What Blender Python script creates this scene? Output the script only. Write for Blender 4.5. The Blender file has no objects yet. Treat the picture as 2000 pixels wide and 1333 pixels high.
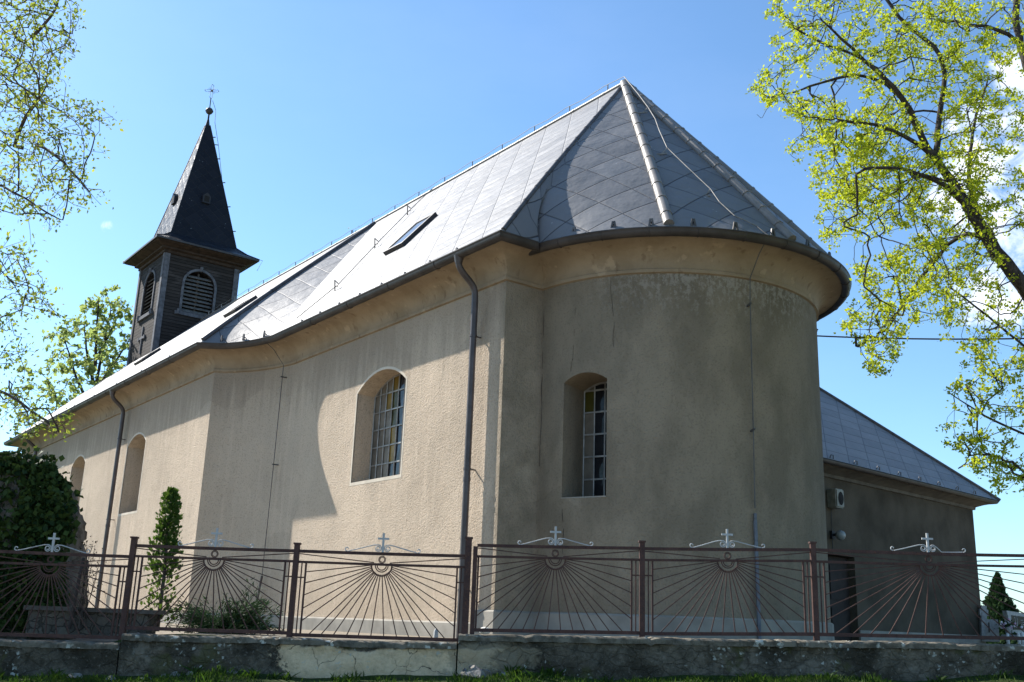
import bpy, bmesh, math, random
import numpy as np
from mathutils import Vector, Matrix, noise
random.seed(7); rng = np.random.default_rng(11)
S = bpy.context.scene; COL = S.collection

# ------------------------------------------------------------------ camera
PITCH, ROLL = math.radians(15.479), math.radians(2.029)
_F = np.array([0, math.cos(PITCH), math.sin(PITCH)]); _X = np.array([1., 0, 0]); _U = np.cross(_X, _F)
CX = math.cos(ROLL)*_X + math.sin(ROLL)*_U; CU = -math.sin(ROLL)*_X + math.cos(ROLL)*_U
cam = bpy.data.cameras.new('camera'); cam.sensor_width = 36; cam.lens = 36.0
cam.clip_start = 0.1; cam.clip_end = 3000
camo = bpy.data.objects.new('camera', cam); COL.objects.link(camo); S.camera = camo
camo.matrix_world = Matrix(((CX[0], CU[0], -_F[0], 0), (CX[1], CU[1], -_F[1], 0), (CX[2], CU[2], -_F[2], 0), (0, 0, 0, 1)))
S.render.resolution_x, S.render.resolution_y = 1024, 682

# ------------------------------------------------------------------ light, sky, exposure
TOSUN = Vector((-2.388, 1.523, 2.45)).normalized()
sun = bpy.data.lights.new('sun', 'SUN'); sun.energy = 5.0; sun.angle = math.radians(0.55); sun.color = (1.0, 0.95, 0.88)
suno = bpy.data.objects.new('sun', sun); COL.objects.link(suno)
suno.rotation_euler = TOSUN.to_track_quat('Z', 'Y').to_euler()
suno.location = (-30, 20, 40)
S.view_settings.view_transform = 'Standard'; S.view_settings.look = 'None'; S.view_settings.gamma = 1.0
S.view_settings.exposure = 0.98
SKY_STRENGTH = 0.104

class NT:
    """small helper round a node tree"""
    def __init__(s, tree): s.t = tree; s.n = tree.nodes; s.l = tree.links
    def node(s, typ, **kw):
        n = s.n.new(typ)
        for k, v in kw.items(): setattr(n, k, v)
        return n
    def put(s, sock, v):
        if hasattr(v, 'links') or isinstance(v, bpy.types.NodeSocket): s.l.new(v, sock)
        else:
            if isinstance(v, (tuple, list)) and len(v) == 3 and sock.type == 'RGBA': v = (*v, 1)
            sock.default_value = v
    def math(s, op, a, b=0.0, c=0.0, clamp=False):
        n = s.node('ShaderNodeMath', operation=op, use_clamp=clamp)
        s.put(n.inputs[0], a); s.put(n.inputs[1], b); s.put(n.inputs[2], c); return n.outputs[0]
    def vmath(s, op, a, b=(0, 0, 0)):
        n = s.node('ShaderNodeVectorMath', operation=op); s.put(n.inputs[0], a); s.put(n.inputs[1], b)
        return n.outputs['Value'] if op == 'DOT_PRODUCT' else n.outputs[0]
    def smooth(s, v, lo, hi):
        n = s.node('ShaderNodeMapRange', interpolation_type='SMOOTHSTEP')
        s.put(n.inputs[0], v); s.put(n.inputs[1], lo); s.put(n.inputs[2], hi); return n.outputs[0]
    def noise(s, vec, scale, detail=4.0, rough=0.55, out=0, dist=0.0):
        n = s.node('ShaderNodeTexNoise'); s.put(n.inputs['Vector'], vec); s.put(n.inputs['Scale'], scale)
        n.inputs['Detail'].default_value = detail; n.inputs['Roughness'].default_value = rough; n.inputs['Distortion'].default_value = dist
        return n.outputs[out]
    def mix(s, f, a, b, blend='MIX'):
        n = s.node('ShaderNodeMix', data_type='RGBA', blend_type=blend)
        s.put(n.inputs[0], f); s.put(n.inputs[6], a); s.put(n.inputs[7], b); return n.outputs[2]
    def scale(s, vec, k):
        n = s.node('ShaderNodeMapping'); s.put(n.inputs[0], vec); n.inputs['Scale'].default_value = k; return n.outputs[0]
    def bump(s, h, strength=0.5, dist=0.02, normal=None):
        n = s.node('ShaderNodeBump'); s.put(n.inputs['Height'], h); n.inputs['Strength'].default_value = strength
        n.inputs['Distance'].default_value = dist
        if normal is not None: s.put(n.inputs['Normal'], normal)
        return n.outputs[0]

def pix(x, y):
    d = (x-1000)/2000*CX - (y-666.5)/2000*CU + _F
    return d
def at(x, y, Y):
    """point of the place seen at photo pixel (x, y), at the depth Y metres north of the camera"""
    d = pix(x, y); return d*Y/d[1]

world = bpy.data.worlds.new('World'); S.world = world; world.use_nodes = True
w = NT(world.node_tree); w.n.clear()
sky = w.node('ShaderNodeTexSky', sky_type='NISHITA'); sky.sun_disc = False
sky.sun_elevation = math.asin(TOSUN.z); sky.sun_rotation = math.atan2(TOSUN.x, TOSUN.y)
sky.altitude = 300; sky.air_density = 1.0; sky.dust_density = 0.5; sky.ozone_density = 1.4
gen = w.node('ShaderNodeTexCoord').outputs['Generated']
blob = None
for (bx, by, br) in ((1990, 150, 38), (1960, 300, 70), (1915, 240, 40), (1880, 400, 50), (1990, 430, 50), (1815, 425, 26), (1915, 570, 42), (1985, 590, 36),
                     (1790, 880, 18), (153, 430, 14), (215, 448, 11), (88, 640, 12), (1665, 545, 12), (2150, 250, 110), (2200, 560, 80)):
    d = pix(bx, by); d = d/np.linalg.norm(d); ang = br/2000.0
    dt = w.vmath('DOT_PRODUCT', gen, tuple(d))
    k = w.smooth(dt, math.cos(ang*1.9), math.cos(ang*0.15))
    if br < 30: k = w.math('MULTIPLY', k, 0.40)
    blob = k if blob is None else w.math('MAXIMUM', blob, k)
cn = w.noise(gen, 34.0, 8.0, 0.62, dist=0.4)
cl = w.math('ADD', w.math('MULTIPLY', blob, 0.8), w.math('MULTIPLY', w.math('SUBTRACT', cn, 0.5), 2.4))
clm = w.math('MULTIPLY', w.smooth(cl, 0.30, 1.10), w.smooth(blob, 0.0, 0.2))
cshade = w.noise(gen, 9.0, 5.0)
veil = w.math('MULTIPLY', w.smooth(w.noise(w.scale(gen, (1, 1, 2.5)), 2.2, 6.0, 0.6), 0.42, 0.75), 0.03)
ccol = w.mix(w.smooth(cshade, 0.35, 0.7), (6.6, 7.1, 7.8), (8.4, 8.6, 8.9))
skyt = w.mix(1.0, sky.outputs[0], (0.78, 1.01, 1.14), 'MULTIPLY')
skyc = w.mix(w.math('MULTIPLY', clm, 0.93), skyt, ccol)
skyc = w.mix(veil, skyc, (7.0, 7.6, 8.3))
bg = w.node('ShaderNodeBackground'); w.put(bg.inputs[0], skyc); bg.inputs[1].default_value = SKY_STRENGTH
w.l.new(bg.outputs[0], w.node('ShaderNodeOutputWorld').inputs[0])

# ------------------------------------------------------------------ object helpers
LOC = {}
def empty(name, loc, label, cat, group=None):
    o = bpy.data.objects.new(name, None); COL.objects.link(o); o.location = loc; LOC[o.name] = np.array(loc, float)
    o['label'] = label; o['category'] = cat
    if group: o['group'] = group
    return o
def mesh(name, verts, faces, mats, parent=None, uv=None, midx=None, smooth=None, loc=(0, 0, 0), label=None, cat=None, group=None, kind=None):
    base = LOC[parent.name] if parent is not None else np.array(loc, float)
    V = np.asarray(verts, float) - base
    me = bpy.data.meshes.new(name); me.from_pydata(V.tolist(), [], [list(map(int, f)) for f in faces])
    for m in (mats if isinstance(mats, (list, tuple)) else [mats]): me.materials.append(m)
    if midx is not None: me.polygons.foreach_set('material_index', list(midx))
    if uv is not None:
        ul = me.uv_layers.new(name='UVMap'); idx = np.zeros(len(me.loops), int); me.loops.foreach_get('vertex_index', idx)
        ul.data.foreach_set('uv', np.asarray(uv, float)[idx].ravel())
    if smooth is not None:
        me.polygons.foreach_set('use_smooth', [True]*len(me.polygons))
        if smooth < 179: me.set_sharp_from_angle(angle=math.radians(smooth))
    me.validate(); me.update()
    o = bpy.data.objects.new(name, me); COL.objects.link(o)
    if parent is not None: o.parent = parent
    else: o.location = loc
    LOC[o.name] = base
    if label: o['label'] = label
    if cat: o['category'] = cat
    if group: o['group'] = group
    if kind: o['kind'] = kind
    return o
class MB:
    """collects shapes of one mesh"""
    def __init__(s): s.v = []; s.f = []; s.m = []; s.n = 0
    def add(s, v, f, mi=0):
        v = np.asarray(v, float).reshape(-1, 3); s.v.append(v); s.f += [tuple(i+s.n for i in q) for q in f]; s.m += [mi]*len(f); s.n += len(v); return s
    def box(s, c, half, axes=None, mi=0):
        A = np.eye(3) if axes is None else np.asarray(axes, float)
        c = np.asarray(c, float); P = []
        for sx in (-1, 1):
            for sy in (-1, 1):
                for sz in (-1, 1): P.append(c + A[0]*half[0]*sx + A[1]*half[1]*sy + A[2]*half[2]*sz)
        s.add(P, [(0, 1, 3, 2), (4, 6, 7, 5), (0, 4, 5, 1), (2, 3, 7, 6), (0, 2, 6, 4), (1, 5, 7, 3)], mi); return s
    def bar(s, a, b, hw, hh, mi=0, up=(0, 0, 1)):
        a, b = np.asarray(a, float), np.asarray(b, float); d = b-a; L = np.linalg.norm(d); d = d/L
        sd = np.cross(d, up)
        if np.linalg.norm(sd) < 1e-4: sd = np.cross(d, (1, 0, 0))
        sd /= np.linalg.norm(sd); u = np.cross(sd, d)
        return s.box((a+b)/2, (L/2, hw, hh), (d, sd, u), mi)
    def tube(s, pts, r, n=8, cap=True, mi=0, closed=False):
        P = np.asarray(pts, float); m = len(P); r = np.broadcast_to(np.asarray(r, float), (m,))
        T = np.zeros_like(P)
        if closed: T = np.roll(P, -1, 0)-np.roll(P, 1, 0)
        else: T[1:-1] = P[2:]-P[:-2]; T[0] = P[1]-P[0]; T[-1] = P[-1]-P[-2]
        T /= np.linalg.norm(T, axis=1)[:, None]+1e-12
        ref = np.array([0, 0, 1.]) if abs(T[0][2]) < 0.9 else np.array([1., 0, 0])
        x = np.cross(T[0], ref); x /= np.linalg.norm(x); V = []
        an = np.arange(n)*2*math.pi/n
        for i in range(m):
            x = x - T[i]*(x@T[i]); x /= np.linalg.norm(x)+1e-12; y = np.cross(T[i], x)
            V.append(P[i] + r[i]*(np.outer(np.cos(an), x)+np.outer(np.sin(an), y)))
        F = []
        for i in range(m if closed else m-1):
            j = (i+1) % m
            for k in range(n): F.append((i*n+k, i*n+(k+1) % n, j*n+(k+1) % n, j*n+k))
        if cap and not closed: F.append(tuple(range(n-1, -1, -1))); F.append(tuple((m-1)*n+k for k in range(n)))
        s.add(np.concatenate(V), F, mi); return s
    def ball(s, c, r, nu=16, nv=10, mi=0, sc=(1, 1, 1)):
        V = [np.array(c)+np.array((0, 0, r*sc[2]))]; F = []
        for j in range(1, nv):
            t = math.pi*j/nv
            for i in range(nu):
                p = 2*math.pi*i/nu; V.append(np.array(c)+r*np.array((math.sin(t)*math.cos(p)*sc[0], math.sin(t)*math.sin(p)*sc[1], math.cos(t)*sc[2])))
        V.append(np.array(c)-np.array((0, 0, r*sc[2])))
        for i in range(nu): F.append((0, 1+i, 1+(i+1) % nu)); F.append((len(V)-1, 1+(nv-2)*nu+(i+1) % nu, 1+(nv-2)*nu+i))
        for j in range(nv-2):
            for i in range(nu): F.append((1+j*nu+i, 1+(j+1)*nu+i, 1+(j+1)*nu+(i+1) % nu, 1+j*nu+(i+1) % nu))
        s.add(V, F, mi); return s
    def build(s, name, mats, parent=None, **kw):
        return mesh(name, np.concatenate(s.v), s.f, mats, parent, midx=s.m, **kw)

def boolean_cut(obj, cutters):
    """subtract the cutter meshes from obj and bake the result"""
    tmp = []
    for k, (v, f) in enumerate(cutters):
        c = mesh('cutter', np.asarray(v), f, [], None); tmp.append(c)
        bm = bmesh.new(); bm.from_mesh(c.data); bmesh.ops.recalc_face_normals(bm, faces=bm.faces); bm.to_mesh(c.data); bm.free()
        m = obj.modifiers.new('cut', 'BOOLEAN'); m.operation = 'DIFFERENCE'; m.solver = 'EXACT'; m.object = c
    bpy.context.view_layer.update()
    dg = bpy.context.evaluated_depsgraph_get(); me = bpy.data.meshes.new_from_object(obj.evaluated_get(dg))
    obj.modifiers.clear(); old = obj.data; obj.data = me; me.name = old.name
    for c in tmp:
        cm = c.data; bpy.data.objects.remove(c); bpy.data.meshes.remove(cm)
    return obj

# ------------------------------------------------------------------ materials
def new_mat(name):
    m = bpy.data.materials.new(name); m.use_nodes = True; t = NT(m.node_tree); t.n.clear()
    b = t.node('ShaderNodeBsdfPrincipled'); o = t.node('ShaderNodeOutputMaterial'); t.l.new(b.outputs[0], o.inputs[0])
    return m, t, b
def setp(b, t, **kw):
    nm = dict(col='Base Color', rough='Roughness', metal='Metallic', spec='Specular IOR Level', nrm='Normal')
    for k, v in kw.items(): t.put(b.inputs[nm[k]], v)
def simple(name, col, rough=0.6, metal=0.0, var=0.25, scale=6.0, bump=0.15, bscale=40.0, spec=0.4):
    m, t, b = new_mat(name); oc = t.node('ShaderNodeTexCoord').outputs['Object']
    n = t.noise(oc, scale, 5.0)
    c = t.mix(t.smooth(n, 0.3, 0.7), tuple(x*(1-var) for x in col), tuple(min(1, x*(1+var)) for x in col))
    setp(b, t, col=c, rough=rough, metal=metal, spec=spec, nrm=t.bump(t.noise(oc, bscale, 4.0), bump, 0.01)); return m

# church frame: u along the nave (away to the left), v across it, origin on the ground at the apse centre
TH = math.radians(36.785); EU = np.array((-math.sin(TH), math.cos(TH), 0)); EV = np.array((math.cos(TH), math.sin(TH), 0))
O3 = np.array((3.297, 22.0, 0.0)); GZ = -0.28
def W(u, v, z): return O3 + u*EU + v*EV + np.array((0, 0, z))
HW, DN, RA, OV = 4.309, 1.253, 3.372, 0.677
ZP, ZC, ZG, ZR = 0.25, 6.727, 7.119, 13.141
UE, UB, UW, UN, UC = 1.205, 13.491, 35.2, 12.127, 9.557
HN = HW+DN; ZE = ZG+0.16

def stucco(name, light, dark, apse=False):
    m, t, b = new_mat(name); oc = t.node('ShaderNodeTexCoord').outputs['Object']
    sep = t.node('ShaderNodeSeparateXYZ'); t.l.new(oc, sep.inputs[0]); z = sep.outputs[2]
    big = t.noise(oc, 0.55, 5.0); mid = t.noise(oc, 2.6, 6.0, 0.65)
    col = t.mix(t.smooth(big, 0.35, 0.68), light, tuple(a*0.86 for a in light))
    col = t.mix(t.math('MULTIPLY', t.smooth(mid, 0.52, 0.75), 0.35), col, tuple(a*0.72 for a in light))
    streak = t.noise(t.scale(oc, (3.0, 3.0, 0.16)), 1.6, 5.0, 0.6)
    col = t.mix(t.math('MULTIPLY', t.smooth(streak, 0.5, 0.70), 0.45), col, tuple(a*1.22 for a in light))
    drip_shade = t.noise(t.scale(oc, (4.0, 4.0, 0.22)), 1.3, 5.0, 0.65)
    under = t.smooth(t.math('ADD', z, t.math('MULTIPLY', t.math('SUBTRACT', drip_shade, 0.5), 3.2)), 4.9-GZ, 6.5-GZ)
    col = t.mix(t.math('MULTIPLY', under, 0.6), col, tuple(a*0.46 for a in light))  # eave dirt streaks, strengthened to paint the shade under the cornice darker
    foot = t.smooth(t.math('ADD', z, t.math('MULTIPLY', t.math('SUBTRACT', mid, 0.5), 2.2)), 1.5, 0.5)
    col = t.mix(t.math('MULTIPLY', foot, 0.28), col, (0.40, 0.30, 0.21))
    # weathered grey skin plus painted-in shade, and pale flaking under the cornice of the east end
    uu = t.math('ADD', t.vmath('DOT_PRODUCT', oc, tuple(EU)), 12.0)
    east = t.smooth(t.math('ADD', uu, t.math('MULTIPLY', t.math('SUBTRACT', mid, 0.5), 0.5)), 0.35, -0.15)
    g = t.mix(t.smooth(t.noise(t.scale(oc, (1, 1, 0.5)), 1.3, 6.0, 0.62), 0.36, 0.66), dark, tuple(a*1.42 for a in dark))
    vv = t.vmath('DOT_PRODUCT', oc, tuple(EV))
    g = t.mix(t.math('MULTIPLY', t.smooth(vv, -1.2, 3.0), 0.40), g, tuple(a*0.62 for a in dark))  # tone drops smoothly towards the north side of the apse
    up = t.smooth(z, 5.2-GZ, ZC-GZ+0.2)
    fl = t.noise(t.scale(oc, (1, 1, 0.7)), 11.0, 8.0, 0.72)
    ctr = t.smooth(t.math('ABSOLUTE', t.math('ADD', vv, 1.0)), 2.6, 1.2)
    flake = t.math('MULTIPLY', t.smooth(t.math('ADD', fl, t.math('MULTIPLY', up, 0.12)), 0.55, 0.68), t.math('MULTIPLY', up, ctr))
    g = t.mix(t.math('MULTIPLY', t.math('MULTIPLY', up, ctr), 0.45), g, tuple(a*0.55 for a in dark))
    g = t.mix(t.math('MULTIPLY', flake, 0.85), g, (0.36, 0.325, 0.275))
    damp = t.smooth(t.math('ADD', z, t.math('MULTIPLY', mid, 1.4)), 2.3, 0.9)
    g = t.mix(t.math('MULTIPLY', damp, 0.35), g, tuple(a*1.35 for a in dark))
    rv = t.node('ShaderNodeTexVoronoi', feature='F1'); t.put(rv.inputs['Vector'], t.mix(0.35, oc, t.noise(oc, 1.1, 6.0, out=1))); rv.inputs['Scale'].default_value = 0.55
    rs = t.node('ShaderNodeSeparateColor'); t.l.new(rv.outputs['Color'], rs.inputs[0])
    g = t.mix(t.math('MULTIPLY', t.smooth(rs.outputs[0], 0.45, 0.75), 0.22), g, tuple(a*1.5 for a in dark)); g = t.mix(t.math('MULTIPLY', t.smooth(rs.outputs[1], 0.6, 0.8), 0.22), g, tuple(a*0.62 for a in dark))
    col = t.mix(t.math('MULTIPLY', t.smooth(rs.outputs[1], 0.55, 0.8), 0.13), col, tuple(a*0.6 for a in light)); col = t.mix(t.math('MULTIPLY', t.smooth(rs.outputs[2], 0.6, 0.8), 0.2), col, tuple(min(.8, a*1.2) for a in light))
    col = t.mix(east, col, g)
    # cracks
    cw = t.node('ShaderNodeTexVoronoi', feature='DISTANCE_TO_EDGE'); cv = t.mix(0.18, oc, t.noise(oc, 1.5, 4.0, out=1))
    t.put(cw.inputs['Vector'], t.scale(cv, (1, 1, 0.55))); cw.inputs['Scale'].default_value = 0.42
    crack = t.math('MULTIPLY', t.smooth(cw.outputs[0], 0.0045, 0.0015), t.smooth(t.noise(oc, 0.7, 2.0), 0.56, 0.62))
    col = t.mix(t.math('MULTIPLY', crack, 0.0), col, tuple(a*0.25 for a in dark))
    grain = t.noise(oc, 26.0, 3.0, 0.6); fine = t.noise(oc, 75.0, 2.0)
    col = t.mix(t.math('MULTIPLY', t.smooth(grain, 0.50, 0.32), 0.30), col, tuple(a*0.5 for a in dark))
    h = t.math('ADD', t.math('MULTIPLY', grain, 1.0), t.math('MULTIPLY', fine, 0.4))
    h = t.math('ADD', h, t.math('MULTIPLY', t.noise(oc, 1.2, 3.0), 1.5))
    setp(b, t, col=col, rough=0.95, spec=0.1, nrm=t.bump(h, 0.9, 0.028)); return m
STUCCO = stucco('rough_stucco', (0.525, 0.425, 0.32), (0.205, 0.170, 0.124))
def plaster_cornice():
    m, t, b = new_mat('cornice_plaster'); oc = t.node('ShaderNodeTexCoord').outputs['Object']
    n = t.noise(oc, 1.3, 6.0, 0.65); n2 = t.noise(t.scale(oc, (1, 1, 0.4)), 5.0, 5.0)
    c = t.mix(t.smooth(n, 0.36, 0.66), (0.32, 0.25, 0.17), (0.25, 0.19, 0.125))
    c = t.mix(t.math('MULTIPLY', t.smooth(n2, 0.58, 0.72), 0.6), c, (0.15, 0.10, 0.065))
    c = t.mix(t.math('MULTIPLY', t.smooth(t.noise(oc, 3.2, 5.0), 0.62, 0.70), 0.55), c, (0.44, 0.34, 0.23))
    setp(b, t, col=c, rough=0.9, spec=0.1, nrm=t.bump(t.noise(oc, 45.0, 4.0), 0.35, 0.012)); return m
CORN = plaster_cornice()
def sheet_roof(name, c0, c1, mode='diamond', sx=1.20, sy=0.98, rough=0.56, seam=0.018, metal=0.02, spec=0.27):
    m, t, b = new_mat(name); uvn = t.node('ShaderNodeTexCoord').outputs['UV']; oc = t.node('ShaderNodeTexCoord').outputs['Object']
    sep = t.node('ShaderNodeSeparateXYZ'); t.l.new(uvn, sep.inputs[0])
    x = t.math('DIVIDE', sep.outputs[0], sx); y = t.math('DIVIDE', sep.outputs[1], sy)
    if mode == 'diamond': a, c = t.math('ADD', x, y), t.math('SUBTRACT', y, x)
    else: c = y; a = x
    fa, fc = t.math('FRACT', a), t.math('FRACT', c)
    ia, ic = t.math('FLOOR', a), t.math('FLOOR', c)
    cmb = t.node('ShaderNodeCombineXYZ'); t.l.new(ia, cmb.inputs[0]); t.l.new(ic, cmb.inputs[1])
    wn = t.node('ShaderNodeTexWhiteNoise', noise_dimensions='3D'); t.l.new(cmb.outputs[0], wn.inputs[0])
    ws = t.node('ShaderNodeSeparateColor'); t.l.new(wn.outputs['Color'], ws.inputs[0])
    tilt = t.math('ADD', t.math('MULTIPLY', t.math('SUBTRACT', ws.outputs[0], 0.5), fa), t.math('MULTIPLY', t.math('SUBTRACT', ws.outputs[1], 0.5), fc))
    def edge(f): return t.smooth(t.math('MINIMUM', f, t.math('SUBTRACT', 1.0, f)), seam*1.6, seam*0.5)
    e1, e2 = edge(fa), edge(fc); e = t.math('MAXIMUM', t.math('MULTIPLY', e1, 0.7), e2)
    dent = t.noise(t.scale(uvn, (1.0, 1.0, 1.0)), 2.3, 3.0, 0.5)
    pan = t.math('MULTIPLY', t.math('MULTIPLY', t.math('MULTIPLY', fa, t.math('SUBTRACT', 1.0, fa)), t.math('MULTIPLY', fc, t.math('SUBTRACT', 1.0, fc))), 16.0)
    h = t.math('ADD', t.math('MULTIPLY', tilt, 0.030), t.math('MULTIPLY', dent, 0.030))
    h = t.math('ADD', h, t.math('MULTIPLY', pan, 0.006)); h = t.math('ADD', h, t.math('MULTIPLY', t.math('ADD', fa, fc), -0.006))
    h = t.math('SUBTRACT', h, t.math('MULTIPLY', e, 0.010))
    col = t.mix(ws.outputs[2], c0, c1)
    col = t.mix(t.math('MULTIPLY', t.smooth(t.noise(oc, 1.1, 6.0, 0.65), 0.45, 0.7), 0.22), col, tuple(k*0.72 for k in c0))
    sp = t.node('ShaderNodeTexVoronoi', feature='F1'); t.put(sp.inputs['Vector'], oc); sp.inputs['Scale'].default_value = 5.0
    spots = t.math('MULTIPLY', t.smooth(sp.outputs['Distance'], 0.11, 0.06), t.smooth(t.noise(oc, 2.0, 3.0), 0.5, 0.65))
    col = t.mix(t.math('MULTIPLY', spots, 0.5), col, (0.62, 0.64, 0.64))
    col = t.mix(t.math('MULTIPLY', e, 0.85), col, (0.035, 0.035, 0.04))
    rg = t.math('ADD', rough, t.math('MULTIPLY', t.math('SUBTRACT', t.noise(oc, 3.0, 4.0), 0.5), 0.18))
    setp(b, t, col=col, rough=rg, metal=metal, spec=spec, nrm=t.bump(h, 1.0, 1.0)); return m
ROOF = sheet_roof('sheet_metal_roof', (0.145, 0.146, 0.152), (0.180, 0.181, 0.188))
ROOF_ANNEX = sheet_roof('annex_sheet_roof', (0.150, 0.150, 0.152), (0.19, 0.19, 0.192), 'rect', 1.05, 0.50, 0.55, 0.02)
ROOF_SPIRE = sheet_roof('spire_sheet_roof', (0.010, 0.011, 0.015), (0.015, 0.016, 0.021), 'diamond', 0.55, 0.5, 0.42, 0.02, 0.03, 0.15)
CAP = simple('ridge_cap_metal', (0.20, 0.185, 0.17), 0.5, 0.15, 0.15, 3.0, 0.15)
CAPD = simple('dark_verge_metal', (0.09, 0.085, 0.085), 0.5, 0.3)
GUT = simple('dark_brown_gutter_metal', (0.042, 0.036, 0.034), 0.5, 0.0, 0.3, 3.0, 0.1)
PIPE = simple('dark_brown_downpipe_metal', (0.075, 0.062, 0.06), 0.4, 0.25, 0.25, 3.0, 0.1)
WIRE = simple('galvanised_wire', (0.20, 0.19, 0.175), 0.6, 0.1)
WIRED = simple('dull_dark_wire', (0.09, 0.085, 0.08), 0.6, 0.3)
CABLE = simple('black_cable_rubber', (0.02, 0.02, 0.022), 0.6)
def ironmat():
    m, t, b = new_mat('rusty_brown_painted_iron'); oc = t.node('ShaderNodeTexCoord').outputs['Object']
    n = t.noise(oc, 5.0, 7.0, 0.7); n2 = t.noise(oc, 38.0, 5.0, 0.7)
    c = t.mix(t.smooth(n, 0.35, 0.65), (0.050, 0.024, 0.020), (0.082, 0.040, 0.032)); c = t.mix(t.math('MULTIPLY', t.smooth(n2, 0.54, 0.66), 0.6), c, (0.15, 0.060, 0.026))
    c = t.mix(t.math('MULTIPLY', t.smooth(t.noise(oc, 21.0, 4.0), 0.62, 0.70), 0.5), c, (0.020, 0.013, 0.012))
    setp(b, t, col=c, rough=0.68, spec=0.3, nrm=t.bump(n2, 0.7, 0.01)); return m
IRON = ironmat()
WHITE = simple('white_paint', (0.40, 0.405, 0.40), 0.55, 0.0, 0.12, 9.0, 0.3, 90.0)
PLINTH = simple('grey_cement_plinth', (0.28, 0.258, 0.22), 0.9, 0, 0.18, 2.0, 0.4, 30.0, 0.15)
SURR = simple('pale_window_plaster', (0.56, 0.495, 0.40), 0.9, 0, 0.1, 3.0, 0.2, 30.0, 0.1)
LEAD = simple('lead_glazing_bar', (0.30, 0.295, 0.28), 0.5, 0.3)
def glass(name, col, rough=0.1):
    m, t, b = new_mat(name); oc = t.node('ShaderNodeTexCoord').outputs['Object']
    n = t.noise(oc, 2.2, 4.0); c = t.mix(t.smooth(n, 0.35, 0.7), col, tuple(k*0.6 for k in col))
    setp(b, t, col=c, rough=rough, spec=0.28, nrm=t.bump(t.noise(oc, 3.5, 2.0), 0.12, 0.02)); return m
GL_GREY = glass('grey_window_glass', (0.20, 0.175, 0.14), 0.3); GL_AMB = glass('amber_window_glass', (0.26, 0.16, 0.025), 0.3)
GL_OLV = glass('olive_window_glass', (0.075, 0.066, 0.013), 0.3); GL_DARK = glass('dark_window_glass', (0.02, 0.022, 0.026), 0.06)
SKYGL = glass('skylight_glass', (0.20, 0.22, 0.25), 0.12)
def planks():
    m, t, b = new_mat('weathered_dark_planks'); oc = t.node('ShaderNodeTexCoord').outputs['Object']
    sep = t.node('ShaderNodeSeparateXYZ'); t.l.new(oc, sep.inputs[0]); zz = t.math('DIVIDE', sep.outputs[2], 0.155)
    fz, iz = t.math('FRACT', zz), t.math('FLOOR', zz)
    wn = t.node('ShaderNodeTexWhiteNoise', noise_dimensions='1D'); t.l.new(iz, wn.inputs['W'])
    groove = t.smooth(t.math('MINIMUM', fz, t.math('SUBTRACT', 1.0, fz)), 0.09, 0.03)
    grain = t.noise(t.scale(oc, (1.4, 1.4, 26.0)), 2.0, 6.0, 0.65); big = t.noise(t.scale(oc, (1, 1, 2.5)), 0.9, 5.0)
    c = t.mix(wn.outputs[0], (0.022, 0.018, 0.016), (0.044, 0.036, 0.032))
    c = t.mix(t.math('MULTIPLY', t.smooth(grain, 0.42, 0.72), 0.5), c, (0.078, 0.066, 0.060))
    c = t.mix(t.math('MULTIPLY', t.smooth(big, 0.55, 0.75), 0.4), c, (0.115, 0.098, 0.090))
    c = t.mix(groove, c, (0.012, 0.011, 0.010))
    h = t.math('SUBTRACT', t.math('ADD', t.math('MULTIPLY', grain, 0.25), t.math('MULTIPLY', fz, -0.6)), groove)
    setp(b, t, col=c, rough=0.85, spec=0.2, nrm=t.bump(h, 0.8, 0.02)); return m
PLANK = planks()
TRIMW = simple('weathered_grey_trim_wood', (0.115, 0.115, 0.125), 0.8, 0, 0.3, 5.0, 0.4, 30.0, 0.2)
EAVEW = simple('brown_eave_boards', (0.046, 0.029, 0.019), 0.8, 0, 0.35, 4.0, 0.4, 30.0, 0.2)
LOUV = simple('weathered_louvre_wood', (0.135, 0.128, 0.122), 0.8, 0, 0.3, 6.0, 0.4, 30.0, 0.2)
DARKIN = simple('dark_interior', (0.012, 0.011, 0.010), 0.9)
DOORW = simple('dark_brown_door_wood', (0.022, 0.015, 0.012), 0.75, 0, 0.3, 4.0, 0.3)
def bark(name, c0, c1):
    m, t, b = new_mat(name); oc = t.node('ShaderNodeTexCoord').outputs['Object']
    n = t.noise(t.scale(oc, (1, 1, 0.35)), 14.0, 6.0, 0.65)
    setp(b, t, col=t.mix(t.smooth(n, 0.35, 0.65), c0, c1), rough=0.9, spec=0.15, nrm=t.bump(n, 0.8, 0.03)); return m
BARK = bark('dark_grey_bark', (0.028, 0.024, 0.021), (0.070, 0.060, 0.052))
BARKL = bark('brown_twig_bark', (0.055, 0.042, 0.034), (0.105, 0.085, 0.07))
def leafmat(name, c0, c1, trans=0.5, tcol=None):
    m, t, b = new_mat(name); g = t.node('ShaderNodeNewGeometry')
    r = g.outputs['Random Per Island']; c = t.mix(r, c0, c1)
    tc = t.mix(r, tcol[0], tcol[1]) if tcol else c
    setp(b, t, col=c, rough=0.6, spec=0.12)
    tr = t.node('ShaderNodeBsdfTranslucent'); t.put(tr.inputs[0], tc)
    mx = t.node('ShaderNodeMixShader'); mx.inputs[0].default_value = trans
    t.l.new(b.outputs[0], mx.inputs[1]); t.l.new(tr.outputs[0], mx.inputs[2])
    out = [n for n in t.n if n.type == 'OUTPUT_MATERIAL'][0]; t.l.new(mx.outputs[0], out.inputs[0]); return m
LEAF_MAPLE = leafmat('young_maple_leaf', (0.22, 0.27, 0.018), (0.38, 0.42, 0.035), 0.5, ((0.42, 0.52, 0.02), (0.62, 0.66, 0.04)))
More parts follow.
